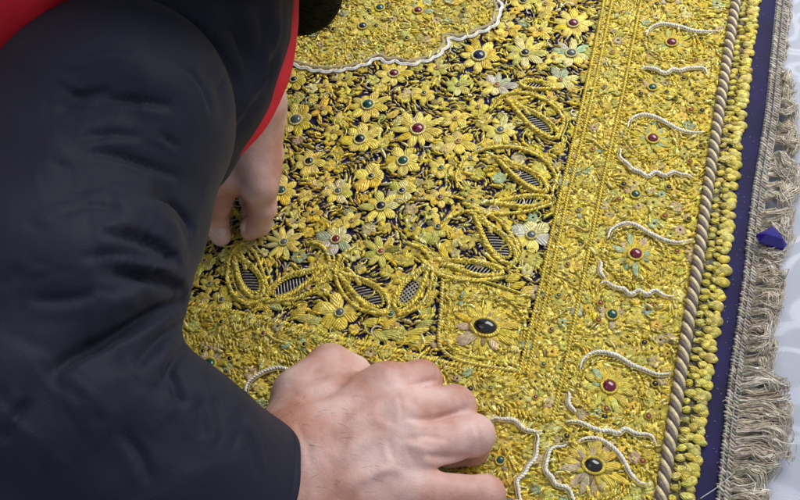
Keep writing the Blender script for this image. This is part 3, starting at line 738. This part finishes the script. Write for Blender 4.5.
# violet gem on the fringe
def faceted(name, outline, ridge, hz, mat, zb):
    bot = [H(x, y, 0) for x, y in outline]; top = [H(x, y, 0) for x, y in ridge]
    nb = len(bot); v = [(p[0], p[1], zb) for p in bot]+[(p[0], p[1], zb+.0022) for p in bot]+[(p[0], p[1], zb+hz) for p in top]
    f = [[i, (i+1) % nb, nb+(i+1) % nb, nb+i] for i in range(nb)]
    nt_ = len(top)
    for i in range(nb):
        a_, b_ = nb+i, nb+(i+1) % nb; ta, tb = 2*nb+i*nt_//nb, 2*nb+((i+1) % nb)*nt_//nb
        f.append([a_, b_, tb, ta] if ta != tb else [a_, b_, tb])
    f.append(list(range(nb))[::-1]); f += [[2*nb+i for i in range(nt_)]] if nt_ > 2 else []
    me = bpy.data.meshes.new(name); me.from_pydata(v, [], f); me.validate()
    import bmesh
    bm = bmesh.new(); bm.from_mesh(me); bmesh.ops.recalc_face_normals(bm, faces=bm.faces); bm.to_mesh(me); bm.free()
    me.materials.append(mat); o = bpy.data.objects.new(name, me); col.objects.link(o); return o
g = faceted('blue_gem', [(752, 244), (767, 236), (773, 241), (782, 254), (779, 258), (765, 254), (755, 251)], [(760, 247), (776, 252)], .006, M['gemblue'], .008)
tag(g, 'violet-blue pointed gem lying loose on the grey fringe', 'gem')

# ------------------------------------------------------------------ implicit surfaces for the person
def smin(a, b_, k):
    h = np.maximum(k-np.abs(a-b_), 0)/k
    return np.minimum(a, b_)-h*h*k*.25
def cone(P, a, b_, r1, r2):
    a = np.asarray(a); b_ = np.asarray(b_); ab = b_-a; L2 = ab@ab
    t = np.clip(((P-a)@ab)/L2, 0, 1)
    return np.linalg.norm(P-a-t[..., None]*ab, axis=-1)-(r1+(r2-r1)*t)
def ellip(P, c, rad, R=None):
    q = P-np.asarray(c)
    if R is not None: q = q@R
    q = q/np.asarray(rad); k0 = np.linalg.norm(q, axis=-1)
    return (k0-1)*min(rad)
def nets(fun, lo, hi, h):
    lo = np.array(lo); n = np.ceil((np.array(hi)-lo)/h).astype(int)+1
    ax = [lo[k]+h*np.arange(n[k]) for k in range(3)]
    Fv = np.empty(n, np.float32)
    for i0 in range(0, n[0], 16):
        X, Y, Z = np.meshgrid(ax[0][i0:i0+16], ax[1], ax[2], indexing='ij')
        Fv[i0:i0+16] = fun(np.stack([X, Y, Z], -1).astype(np.float32))
    ins = Fv < 0
    c = np.zeros(n-1, np.int8)
    for dx in (0, 1):
        for dy in (0, 1):
            for dz in (0, 1): c += ins[dx:n[0]-1+dx, dy:n[1]-1+dy, dz:n[2]-1+dz]
    act = (c > 0) & (c < 8); idx = np.argwhere(act); ids = np.full(n-1, -1, np.int64); ids[act] = np.arange(len(idx))
    s = np.zeros((len(idx), 3)); cnt = np.zeros(len(idx))
    cs = [(x, y, z) for x in (0, 1) for y in (0, 1) for z in (0, 1)]
    for A in cs:
        for k in range(3):
            if A[k]: continue
            B = list(A); B[k] = 1
            fa = Fv[idx[:, 0]+A[0], idx[:, 1]+A[1], idx[:, 2]+A[2]]; fb = Fv[idx[:, 0]+B[0], idx[:, 1]+B[1], idx[:, 2]+B[2]]
            m_ = (fa < 0) != (fb < 0); t = np.where(m_, fa/(fa-fb+1e-20), 0)
            p = np.array(A, float)[None].repeat(len(idx), 0); p[:, k] += t
            s[m_] += p[m_]; cnt[m_] += 1
    V = lo+h*(idx+s/cnt[:, None])
    faces = []
    for k in range(3):
        u, w = (k+1) % 3, (k+2) % 3
        sl0 = [slice(None)]*3; sl1 = [slice(None)]*3; sl0[k] = slice(0, -1); sl1[k] = slice(1, None)
        e = ins[tuple(sl0)] != ins[tuple(sl1)]
        g_ = np.argwhere(e); g_ = g_[(g_[:, u] > 0) & (g_[:, w] > 0) & (g_[:, u] < n[u]-1) & (g_[:, w] < n[w]-1)]
        def cid(du, dw):
            q = g_.copy(); q[:, u] -= du; q[:, w] -= dw; return ids[q[:, 0], q[:, 1], q[:, 2]]
        q = np.stack([cid(1, 1), cid(0, 1), cid(0, 0), cid(1, 0)], 1)
        fl = ins[g_[:, 0], g_[:, 1], g_[:, 2]]
        q[~fl] = q[~fl][:, ::-1]; faces.append(q)
    Fc = np.concatenate(faces); Fc = Fc[(Fc >= 0).all(1)]
    e = h*.25
    for _ in range(2):                      # pull onto the true surface
        f0 = fun(V); g = np.stack([(fun(V+d)-f0)/e for d in np.eye(3)*e], 1)
        V = V-g*(np.clip(f0, -h, h)/(np.maximum((g*g).sum(1), .25)))[:, None]
    return V, Fc
def normals(V, Fc):
    n_ = np.cross(V[Fc[:, 2]]-V[Fc[:, 0]], V[Fc[:, 3]]-V[Fc[:, 1]]); o = np.zeros_like(V)
    for k in range(4): np.add.at(o, Fc[:, k], n_)
    return o/(np.linalg.norm(o, axis=1, keepdims=True)+1e-12)
def smooth(V, Fc, it, lam=.5):
    for _ in range(it):
        s = np.zeros_like(V); c = np.zeros(len(V))
        for k in range(4):
            a_, b_ = Fc[:, k], Fc[:, (k+1) % 4]; np.add.at(s, a_, V[b_]); np.add.at(c, a_, 1)
        V = V+(s/np.maximum(c, 1)[:, None]-V)*lam
    return V
def strokes(V, Fc, lst, tree=None, ridge=.75):         # folds pressed into the cloth or skin
    tree = tree or BVHTree.FromPolygons([tuple(p) for p in V], [tuple(map(int, f)) for f in Fc])
    Nn = normals(V, Fc); disp = np.zeros(len(V))
    for pts, width, depth, side in lst:
        pp = catmull(np.array(pts, float), 4.0); W_ = []
        for x, y in pp:
            r = Vector(ray(x, y)).normalized(); hit = tree.ray_cast(Vector(CAM), r)
            if hit[0] is not None: W_.append(np.array(hit[0]))
        if len(W_) < 2: continue
        W_ = np.array(W_); dmin = np.full(len(V), 9.0); tt = np.zeros(len(V)); sgn = np.zeros(len(V))
        near = (np.abs(V-W_.mean(0)).max(1) < np.abs(W_-W_.mean(0)).max()+width*5)
        Vn = V[near]; dm = dmin[near]; tn = tt[near]; sg = sgn[near]; nn_ = Nn[near]
        for i in range(len(W_)-1):
            a_, b_ = W_[i], W_[i+1]; ab = b_-a_; t = np.clip((Vn-a_)@ab/(ab@ab+1e-12), 0, 1)
            rel = Vn-a_-t[:, None]*ab; d = np.linalg.norm(rel, axis=1); mlt = d < dm
            dm = np.where(mlt, d, dm); tn = np.where(mlt, (i+t)/(len(W_)-1), tn)
            sg = np.where(mlt, np.sign((np.cross(ab, nn_)*rel).sum(1)), sg)
        env = np.clip(np.sin(np.clip(tn, 0, 1)*PI), 0, 1)**.5
        sd = dm*sg*side
        prof = -np.exp(-(dm/width)**2)+ridge*np.exp(-((sd-2.0*width)/(1.5*width))**2)
        disp[near] += depth*env*prof
    return V+Nn*disp[:, None]
def to_obj(name, parts, mat, parent=None):
    a = Acc()
    for V, Fc in parts: a.add(V, Fc, (1, 1, 1))
    return a.build(name, mat, parent, do_warp=False)

ME = empty('person', tuple(U(60, -150, .6)*[1, 1, 0]), 'person in a navy jacket with red edging leaning over the embroidery, both hands on it', 'person')
# --- right hand (near camera)
def hp(x, y, h): return H(x, y, h/1000)
def chainsdf(P, pts, k):
    d = None
    for (a, ra), (b_, rb) in zip(pts[:-1], pts[1:]):
        c = cone(P, a, b_, ra/1000, rb/1000); d = c if d is None else smin(d, c, k)
    return d
R_mc = [[(hp(262, 500, 34), 27), (hp(300, 450, 38), 21), (hp(385, 388, 37), 12.5)],
        [(hp(262, 510, 36), 25), (hp(305, 468, 38), 20), (hp(402, 417, 40), 12.5)],
        [(hp(262, 520, 36), 23), (hp(305, 500, 35), 18), (hp(412, 450, 38), 12)],
        [(hp(262, 525, 36), 21), (hp(310, 521, 31), 16), (hp(412, 492, 33), 11)],
        [(hp(290, 440, 34), 17), (hp(300, 398, 30), 13.5), (hp(318, 384, 27), 13)], [(hp(310, 430, 34), 17), (hp(345, 395, 26), 14)]]
R_f = [[(hp(385, 388, 37), 12), (hp(421, 381, 26), 10.6), (hp(418, 396, 10), 8.5), (hp(398, 404, 9), 7.5)],
       [(hp(402, 417, 40), 12), (hp(454, 407, 27), 10.8), (hp(452, 420, 10), 8.8), (hp(428, 426, 9), 7.8)],
       [(hp(412, 448, 38), 11.4), (hp(474, 435, 27), 10.0), (hp(473, 448, 10), 8.2), (hp(448, 454, 9), 7.4)],
       [(hp(412, 492, 33), 10.5), (hp(486, 495, 23), 9.0), (hp(489, 503, 9.5), 7.6), (hp(466, 508, 9), 6.8)],
       [(hp(302, 394, 29), 13.5), (hp(330, 367, 22), 12), (hp(352, 374, 14), 11)]]
def hand_fun(MC, FN, extra=None, kp=.010):
    def f(P):
        d = None
        for c in MC:
            e = chainsdf(P, c, .006); d = e if d is None else smin(d, e, kp)
        g = None
        for c in FN:
            e = chainsdf(P, c, .004); g = e if g is None else smin(g, e, .0012)
        d = smin(d, g, .006)
        return d
    return f
allp = np.array([p for c in R_mc+R_f for p, _ in c]); lo = allp.min(0)-.034; hi = allp.max(0)+.034
Vr, Fr = nets(hand_fun(R_mc, R_f), lo, hi, .0013)
Vr = strokes(Vr, Fr, [([(408, 386), (425, 382), (443, 378)], .0014, .0014, 1), ([(404, 418), (430, 420), (452, 414), (472, 407)], .0016, .0016, 1),
    ([(388, 438), (391, 452), (394, 462)], .0012, .0007, 1), ([(300, 400), (330, 390), (352, 372)], .004, .0018, -1), ([(335, 440), (375, 405), (396, 395)], .004, -.0012, 0),
    ([(330, 462), (370, 440), (405, 428)], .004, -.0012, 0), ([(335, 490), (375, 472), (410, 458)], .004, -.0012, 0), ([(400, 440), (425, 437), (448, 440)], .0014, .0008, 1),
    ([(345, 470), (352, 440), (372, 418), (380, 400)], .0022, -.0009, 0), ([(350, 500), (365, 478), (392, 470), (408, 476)], .0020, -.0008, 0), ([(372, 418), (395, 430)], .0018, -.0007, 0), ([(320, 430), (345, 425), (368, 408)], .0025, -.0008, 0), ([(428, 366), (431, 376), (428, 386)], .0009, .0005, 1), ([(434, 366), (437, 376), (435, 384)], .0009, .0005, 1), ([(458, 394), (462, 402), (460, 412)], .0009, .0006, 1), ([(465, 394), (469, 402), (467, 411)], .0009, .0005, 1), ([(474, 424), (479, 436), (477, 448)], .0009, .0006, 1), ([(483, 424), (487, 436), (486, 447)], .0009, .0005, 1), ([(440, 424), (462, 420)], .0012, .0006, 1), ([(424, 455), (446, 457), (470, 456)], .0018, .0016, 1), ([(408, 438), (420, 443), (440, 446)], .0014, .0006, 1), ([(282, 430), (292, 455), (300, 485)], .0014, .0006, 1), ([(296, 420), (306, 445), (312, 470)], .0013, .0005, 1), ([(398, 396), (402, 410), (400, 424)], .001, .0005, 1)])
Vr[:, 2] = np.maximum(Vr[:, 2], .0045)
hairs = Acc(); Nr = normals(Vr, Fr); qr = proj(Vr); wd_ = np.array([.9, .1, 0])
cand = np.where((qr[:, 0] > 262) & (qr[:, 0] < 385) & (qr[:, 1] > 395) & (qr[:, 1] < 505) & (Nr[:, 2] > .2))[0]
for i in rng.choice(cand, 90):
    if rng.random() < (qr[i, 0]-262)/150: continue
    p = Vr[i]; d_ = wd_+rng.normal(0, .35, 3)+Nr[i]*.3; d_ = d_/np.linalg.norm(d_); L = rng.uniform(.003, .008)
    pts = [p, p+d_*L*.5+Nr[i]*.0006, p+d_*L]; v, f = tube(pts, [.000045, .00004, .00002], 3); hairs.add(v, f, (.1, .06, .04))
# --- left hand, reaching down from under the jacket front
Lw = H(246, 105, .075)
L_mc = [[(Lw, 20), (hp(258, 165, 48), 13), (hp(260, 185, 44), 11)], [(Lw, 20), (hp(252, 165, 38), 13), (hp(256, 182, 34), 11)],
        [(Lw, 20), (hp(255, 160, 28), 13), (hp(257, 176, 26), 10)], [(Lw, 19), (hp(262, 152, 26), 12), (hp(260, 170, 22), 9)], [(Lw, 20), (hp(240, 150, 52), 12), (hp(225, 175, 44), 10.5)]]
L_f = [[(hp(258, 180, 44), 9.4), (hp(262, 208, 27), 8.0), (hp(259, 224, 15), 7.0), (hp(250, 231, 9), 6.0)], [(hp(257, 180, 34), 9.5), (hp(262, 203, 18), 8.4), (hp(252, 212, 10), 7.2)],
       [(hp(258, 174, 26), 9.5), (hp(262, 192, 15), 8), (hp(250, 200, 9), 7)], [(hp(260, 168, 22), 9), (hp(262, 184, 13), 7.4), (hp(252, 190, 8), 6.4)],
       [(hp(226, 172, 44), 10), (hp(217, 200, 30), 9), (hp(215, 222, 15), 7.6), (hp(221, 236, 9), 6.4)]]
allp = np.array([p for c in L_mc+L_f for p, _ in c]); lo = allp.min(0)-.03; hi = allp.max(0)+.03
Vl, Fl = nets(hand_fun(L_mc, L_f, kp=.008), lo, hi, .0019); Vl[:, 2] = np.maximum(Vl[:, 2], .0045)
# --- rest of the body inside the clothes
sh_r = U(100, 60, .47); el_r = U(48, 390, .37); wr_r = hp(262, 515, 34)
sh_l = U(150, -170, .54); el_l = U(195, -40, .55)
chest = U(120, -120, .56); hips = U(-330, -160, .60)
headc = U(262, -190, .44)
def body_fun(P):
    d = cone(P, hips, chest, .10, .095)
    d = smin(d, cone(P, chest, sh_r, .075, .035), .03); d = smin(d, cone(P, chest, sh_l, .075, .04), .03)
    d = smin(d, cone(P, sh_r, el_r, .032, .020), .02); d = smin(d, cone(P, el_r, wr_r, .020, .022), .02)
    d = smin(d, cone(P, sh_l, el_l, .044, .036), .02); d = smin(d, cone(P, el_l, Lw, .034, .024), .02)
    d = smin(d, cone(P, chest, headc, .055, .05), .03); d = smin(d, ellip(P, headc, (.075, .085, .09)), .02)
    return d
pts_ = np.array([sh_r, el_r, wr_r, sh_l, el_l, Lw, chest, hips, headc]); lo = pts_.min(0)-.115; hi = pts_.max(0)+.115
Vb, Fb = nets(body_fun, lo, hi, .007)
# face: nose, brow and ears are turned down towards the work, outside the frame
fd = np.array([.35, .1, -.93]); fd /= np.linalg.norm(fd)
side = np.cross(fd, [0, 1, 0]); side /= np.linalg.norm(side)
def face_fun(P):
    d = ellip(P, headc, (.074, .084, .089)); n0 = headc+fd*.078
    d = smin(d, cone(P, n0+[0, .01, 0], n0+fd*.018+np.array([.01, -.01, 0]), .007, .012), .01)
    for s_ in (-1, 1): d = smin(d, ellip(P, headc+side*.076*s_, (.010, .018, .022)), .006)
    return d
Vf, Ff = nets(face_fun, headc-.115, headc+.115, .005)
body = to_obj('body', [(Vr, Fr), (Vl, Fl), (Vb, Fb), (Vf, Ff)], M['skin'], ME)
o = hairs.build('wrist_hair', M['hair'], ME, do_warp=False); o['kind'] = 'stuff'

def nail(c, along, L, W_):
    up = (CAM-c)/np.linalg.norm(CAM-c)*.35+np.array([0, 0, .8]); al = along/np.linalg.norm(along); up = up-al*(up@al); up /= np.linalg.norm(up); sd = np.cross(up, al)
    v = DV*np.array([L, W_, .0011]); v = c+v[:, :1]*al+v[:, 1:2]*sd+v[:, 2:]*up+up*(-.9*(DV[:, 1:2]**2)*.0012)
    a = Acc(); a.add(v, DF, (1, 1, 1)); a.build('fingernail', M['nail'], body, do_warp=False)
for p0, p1, r_ in ((L_f[0][2][0], L_f[0][3][0], .0068), (L_f[4][2][0], L_f[4][3][0], .0070)):
    dr = p1-p0; up = np.array([0, 0, 1.0])-dr*dr[2]/(dr@dr); nail(p0*.45+p1*.55+up/np.linalg.norm(up)*(r_-.0003), dr, .0055, .0044)
# --- hair
tuft = U(297, -12, .575)
tuftR = .030
def hair_fun(P):
    d = ellip(P, headc+np.array([-.008, 0, .012]), (.086, .096, .094))
    d = smin(d, cone(P, headc, tuft, .055, tuftR), .03)
    return d
Vh, Fh = nets(hair_fun, np.minimum(headc, tuft)-.12, np.maximum(headc, tuft)+.12, .005)
a = Acc(); a.add(Vh, Fh, (1, 1, 1))
Nh = normals(Vh, Fh); near = np.where(np.linalg.norm(Vh-tuft, axis=1) < .07)[0]
for i in rng.choice(near, min(len(near), 2600)):
    p = Vh[i]; n_ = Nh[i]; tdir = np.cross(n_, [0.3, .2, 1]); tdir = tdir/np.linalg.norm(tdir)*rng.choice([1, 1, -1])+rng.normal(0, .35, 3)+n_*.25
    L = rng.uniform(.008, .018); pts = [p-n_*.002]
    for s_ in range(5): pts.append(pts[-1]+tdir/np.linalg.norm(tdir)*L/5); tdir = tdir-n_*.12+rng.normal(0, .1, 3)
    v, f = tube(pts, [.0003, .0003, .00028, .00024, .0002, .0001], 3); a.add(v, f, (1, 1, 1))
a.build('hair', M['hair'], ME, do_warp=False)

# --- jacket
def S(x, y, rpx, d): return (U(x, y, d), rpx*d/F)
slv = [S(113, 122, 124, .440), S(77, 203, 123, .425), S(46, 292, 134, .395), S(34, 395, 124, .375), S(148, 462, 106, .392), S(228, 512, 103, .418)]
cuffc, cuffr = slv[-1]; fdir = slv[-1][0]-slv[-2][0]; fdir = fdir/np.linalg.norm(fdir)
cut = cuffc-fdir*.003
def sleeve_fun(P):
    d = None
    for (a, ra), (b_, rb) in zip(slv[:-1], slv[1:]):
        c = cone(P, a, b_, ra, rb); d = c if d is None else smin(d, c, .010)
    d = np.maximum(d, (P-cut)@fdir)
    inner = cone(P, cuffc-fdir*.03, cuffc+fdir*.05, cuffr-.010, cuffr-.004)
    return np.maximum(d, -inner)
pts_ = np.array([s[0] for s in slv]); lo = pts_.min(0)-.075; hi = pts_.max(0)+.075
Vs, Fs = nets(sleeve_fun, lo, hi, .0017); Vs = smooth(Vs, Fs, 2)
e1 = np.cross(fdir, [0, 0, 1.0]); e1 /= np.linalg.norm(e1); e2 = np.cross(e1, fdir)
def soft(V, Fc, amp):
    Nn = normals(V, Fc); x, y, z = V.T
    w = np.sin(x*38+y*21+1.7*np.sin(y*30+z*24))*.5+np.sin(y*66-z*47+2.1*np.sin(x*41))*.3+np.sin(x*95+z*80+1.5*np.sin(y*77))*.15
    return V+Nn*(amp*w)[:, None]
Vs = soft(Vs, Fs, .0022)
folds = [([(60, 108), (85, 92), (115, 86), (145, 92)], .009, .0038, -1), ([(40, 110), (90, 104), (150, 101), (190, 112)], .006, .0030, 1),
 ([(60, 143), (100, 135), (150, 138)], .007, .0022, 1), ([(120, 118), (150, 130), (185, 160)], .007, .0022, -1), ([(92, 153), (130, 160), (175, 178), (205, 190)], .006, .0028, 1),
 ([(40, 185), (110, 172), (160, 188)], .008, .002, -1), ([(150, 190), (175, 208), (192, 235)], .007, .0045, 1), ([(10, 215), (70, 205), (120, 214)], .008, .002, 1),
 ([(188, 298), (160, 312), (120, 335), (85, 352), (45, 378)], .0065, .0085, -1), ([(184, 288), (160, 278), (130, 270), (95, 270)], .006, .0058, 1),
 ([(184, 316), (150, 345), (125, 375), (105, 405)], .007, .0040, -1), ([(190, 335), (168, 365), (150, 400)], .007, .0030, 1), ([(180, 262), (150, 242), (115, 232)], .006, .0042, 1),
 ([(60, 372), (40, 395), (15, 420)], .009, .0045, 1), ([(165, 420), (185, 440), (196, 470)], .009, .0022, 1), ([(215, 395), (232, 420), (240, 460)], .008, .0020, -1),
 ([(100, 440), (130, 470), (140, 500)], .010, .0025, 1), ([(10, 300), (50, 310), (90, 305)], .010, .002, 1), ([(130, 222), (165, 245), (186, 272)], .007, .0035, -1),
 ([(20, 130), (50, 120), (80, 124)], .008, .0020, 1), ([(200, 62), (220, 90), (226, 125)], .006, .0018, -1)]
sharp = [([(62, 106), (84, 96), (112, 91)], .0022, .0016, 1), ([(96, 101), (130, 100), (172, 106)], .0020, .0018, 1), ([(80, 137), (110, 134), (145, 137)], .0020, .0014, 1),
 ([(92, 153), (120, 157), (150, 167), (180, 178)], .0018, .0018, 1), ([(158, 134), (170, 141), (180, 148)], .0014, .0012, 1), ([(148, 193), (168, 202), (184, 218), (193, 236)], .0024, .0026, 1),
 ([(189, 300), (165, 308), (140, 322), (112, 338), (80, 354), (52, 372)], .0026, .0044, -1), ([(187, 292), (165, 281), (140, 274), (112, 271)], .0024, .0030, 1),
 ([(185, 318), (158, 340), (134, 368)], .0024, .0022, -1), ([(181, 264), (158, 247), (130, 236), (100, 232)], .0022, .0024, 1), ([(190, 340), (172, 364), (158, 392)], .0022, .0016, 1),
 ([(60, 214), (90, 206), (125, 210)], .002, .0012, 1), ([(30, 300), (60, 300), (95, 294)], .0022, .0014, 1), ([(205, 375), (216, 400), (222, 430)], .0022, .0012, 1),
 ([(120, 430), (140, 455), (150, 485)], .0024, .0014, 1), ([(30, 400), (14, 420), (4, 445)], .0024, .0018, 1), ([(240, 420), (252, 445), (258, 475)], .002, .0010, -1),
 ([(70, 60), (100, 48), (135, 50)], .002, .0010, 1), ([(178, 60), (200, 82), (212, 112)], .002, .0012, 1), ([(80, 258), (120, 254), (160, 262)], .002, .0012, 1)]
folds = [(p_, w_*1.25, d_*.8, s_) for p_, w_, d_, s_ in folds]
Vs = strokes(Vs, Fs, folds, ridge=.5)
Vs = strokes(Vs, Fs, [(p_, w_*.9, d_*1.5, s_) for p_, w_, d_, s_ in sharp], ridge=.4)
extra = []
r2 = random.Random(5)
for cx, cy, ang, sp, nn in [(150, 300, 150, 26, 12), (150, 245, 200, 24, 9), (120, 160, 185, 26, 9), (110, 110, 178, 22, 7), (90, 370, 145, 26, 8), (170, 400, 120, 26, 8), (40, 250, 175, 30, 7), (60, 440, 120, 30, 7), (215, 440, 75, 22, 6), (210, 90, 70, 14, 4)]:
    for _ in range(nn):
        x0 = cx+r2.gauss(0, sp); y0 = cy+r2.gauss(0, sp*.8); a0 = math.radians(ang+r2.gauss(0, 13)); L = r2.uniform(14, 48); k = r2.gauss(0, .35); pts = []
        for i in range(4): pts.append((x0, y0)); x0 += math.cos(a0)*L/3; y0 -= math.sin(a0)*L/3; a0 += k*.5
        extra.append((pts, r2.uniform(.0012, .0028), r2.uniform(.0003, .0011), r2.choice([-1, 1])))
Vs = strokes(Vs, Fs, extra, ridge=.5)
tors = [S(60, -170, 190, .56), S(168, -14, 123, .515), S(188, 52, 92, .510), S(192, 105, 65, .505), S(193, 150, 34, .505), S(199, 172, 15, .505)]
def torso_fun(P):
    d = None
    for (a, ra), (b_, rb) in zip(tors[:-1], tors[1:]):
        c = cone(P, a, b_, ra, rb); d = c if d is None else smin(d, c, .02)
    d = smin(d, cone(P, hips, tors[0][0], .13, .12), .04)
    d = smin(d, cone(P, tors[0][0], sh_l, .11, .065), .03)
    d = smin(d, cone(P, sh_l, el_l, .062, .050), .02)
    d = smin(d, cone(P, tors[0][0], slv[0][0]+(np.array(slv[0][0])-CAM)*.06, .110, .050), .02)
    return d
pts_ = np.array([hips, chest, sh_l, el_l, sh_r]+[s[0] for s in tors]); lo = pts_.min(0)-.15; hi = pts_.max(0)+.15
Vt, Ft = nets(torso_fun, lo, hi, .004); Vt = smooth(Vt, Ft, 1); Vt = soft(Vt, Ft, .0016)
Vt = strokes(Vt, Ft, [([(150, 0), (185, 25), (220, 55), (242, 95)], .006, .006, 1), ([(215, 0), (240, 35), (255, 75)], .005, .003, 1), ([(255, 5), (268, 40), (270, 80)], .004, .0025, -1),
  ([(225, 10), (250, 50), (262, 60)], .005, .002, -1), ([(284, 0), (280, 40), (268, 80), (250, 112), (225, 145)], .003, .003, 1), ([(100, 5), (130, 0), (160, 10)], .006, .003, 1), ([(232, 20), (244, 50), (250, 90)], .0022, .0022, 1), ([(262, 10), (262, 50), (250, 100)], .002, .0016, -1), ([(200, 5), (222, 28), (240, 62)], .0022, .002, 1), ([(272, 20), (270, 60), (258, 98)], .0018, .0012, 1)])
jacket = to_obj('jacket', [(Vt, Ft)], M['jacket'], ME)
to_obj('sleeve', [(Vs, Fs)], M['jacket'], jacket)
a = Acc(); v = []; nr_, ns_ = 120, 12
for i in range(nr_):
    t = 2*PI*i/nr_; rr_ = cuffr+.0002+.0006*math.sin(3*t+1)+.0003*math.sin(11*t)
    dr = e1*math.cos(t)+e2*math.sin(t)
    for k in range(ns_):
        q = 2*PI*k/ns_; v.append(cut+dr*(rr_-.0032+.0030*math.cos(q))+fdir*(-.001+.0030*math.sin(q)+.0008*math.sin(5*t)))
f = np.array([(i*ns_+j, ((i+1) % nr_)*ns_+j, ((i+1) % nr_)*ns_+(j+1) % ns_, i*ns_+(j+1) % ns_) for i in range(nr_) for j in range(ns_)])
a.add(np.array(v), f, (1, 1, 1)); a.build('cuff', M['jacket'], jacket, do_warp=False)
# red edging strip along the open front
outer = [(301, -40), (299, 0), (298, 30), (292, 70), (281, 100), (266, 128), (246, 150), (229, 168), (214, 184)]
inner = [(292, -40), (290, 0), (286, 34), (275, 66), (259, 93), (241, 117), (223, 140), (212, 157), (207, 176)]
dep = [.520, .516, .513, .510, .508, .506, .505, .505, .504]
Oc = catmull([U(x, y, d) for (x, y), d in zip(outer, dep)], .003); Ic = catmull([U(x-3, y-1, d-.004) for (x, y), d in zip(inner, dep)], .003)
nn_ = min(len(Oc), len(Ic)); rs = lambda c: c[np.linspace(0, len(c)-1, nn_).astype(int)]
Oc, Ic = rs(Oc), rs(Ic); v = []
cross = 9
for o_, i_ in zip(Oc, Ic):
    back = (o_-CAM)/np.linalg.norm(o_-CAM)
    for k in range(cross):
        t = k/(cross-1); v.append(o_*(1-t)+i_*t-back*.0035*math.sin(t*PI))
    for k in range(cross):
        t = 1-k/(cross-1); v.append(o_*(1-t)+i_*t+back*(.004+.003*math.sin(t*PI)))
a = Acc(); a.add(np.array(v), grid_faces(nn_, 2*cross, True), (1, 1, 1)); a.build('red_edging', M['red'], jacket, do_warp=False)
# red yoke behind the shoulder
yk = [S(-60, -90, 140, .405), S(-14, -12, 76, .42), S(-170, 90, 110, .46)]
def yoke_fun(P):
    d = cone(P, yk[0][0], yk[1][0], yk[0][1], yk[1][1]); d = smin(d, cone(P, yk[0][0], yk[2][0], yk[0][1], yk[2][1]), .02); return d
pts_ = np.array([s[0] for s in yk]); Vy, Fy = nets(yoke_fun, pts_.min(0)-.08, pts_.max(0)+.08, .003); Vy = soft(Vy, Fy, .001)
to_obj('red_yoke', [(Vy, Fy)], M['red'], jacket)
for nm, q in (('sh', slv[0][0]), ('elbow', slv[3][0]), ('cuff', cuffc), ('tuft', tuft), ('head', headc), ('chest', chest), ('hips', hips), ('cam', CAM)): print('POS', nm, np.round(q, 3))

# ------------------------------------------------------------------ light
w = bpy.data.worlds.new('World'); scene.world = w; w.use_nodes = True
bg = w.node_tree.nodes['Background']; bg.inputs['Color'].default_value = (.80, .88, 1.0, 1); bg.inputs['Strength'].default_value = .42
def area(name, loc, target, size, power, colr):
    l = bpy.data.lights.new(name, 'AREA'); l.shape = 'RECTANGLE'; l.size = size[0]; l.size_y = size[1]; l.energy = power; l.color = colr
    o = bpy.data.objects.new(name, l); col.objects.link(o); o.location = loc
    o.rotation_euler = (Vector(target)-Vector(loc)).to_track_quat('-Z', 'Y').to_euler(); return o
area('far_light', (.42, .78, .85), (.05, .12, 0), (.9, .6), 13.5, (1, .97, .93))  # unseen soft main light from the far side, standing for a distant window
area('fill_light', (-.5, -.5, 1.3), (.0, .0, 0), (.6, .6), 1.3, (.85, .92, 1))  # added weak frontal fill from the camera side; no window known there
vs = scene.view_settings; vs.view_transform = 'Standard'; vs.look = 'None'; vs.exposure = 0; vs.gamma = 1
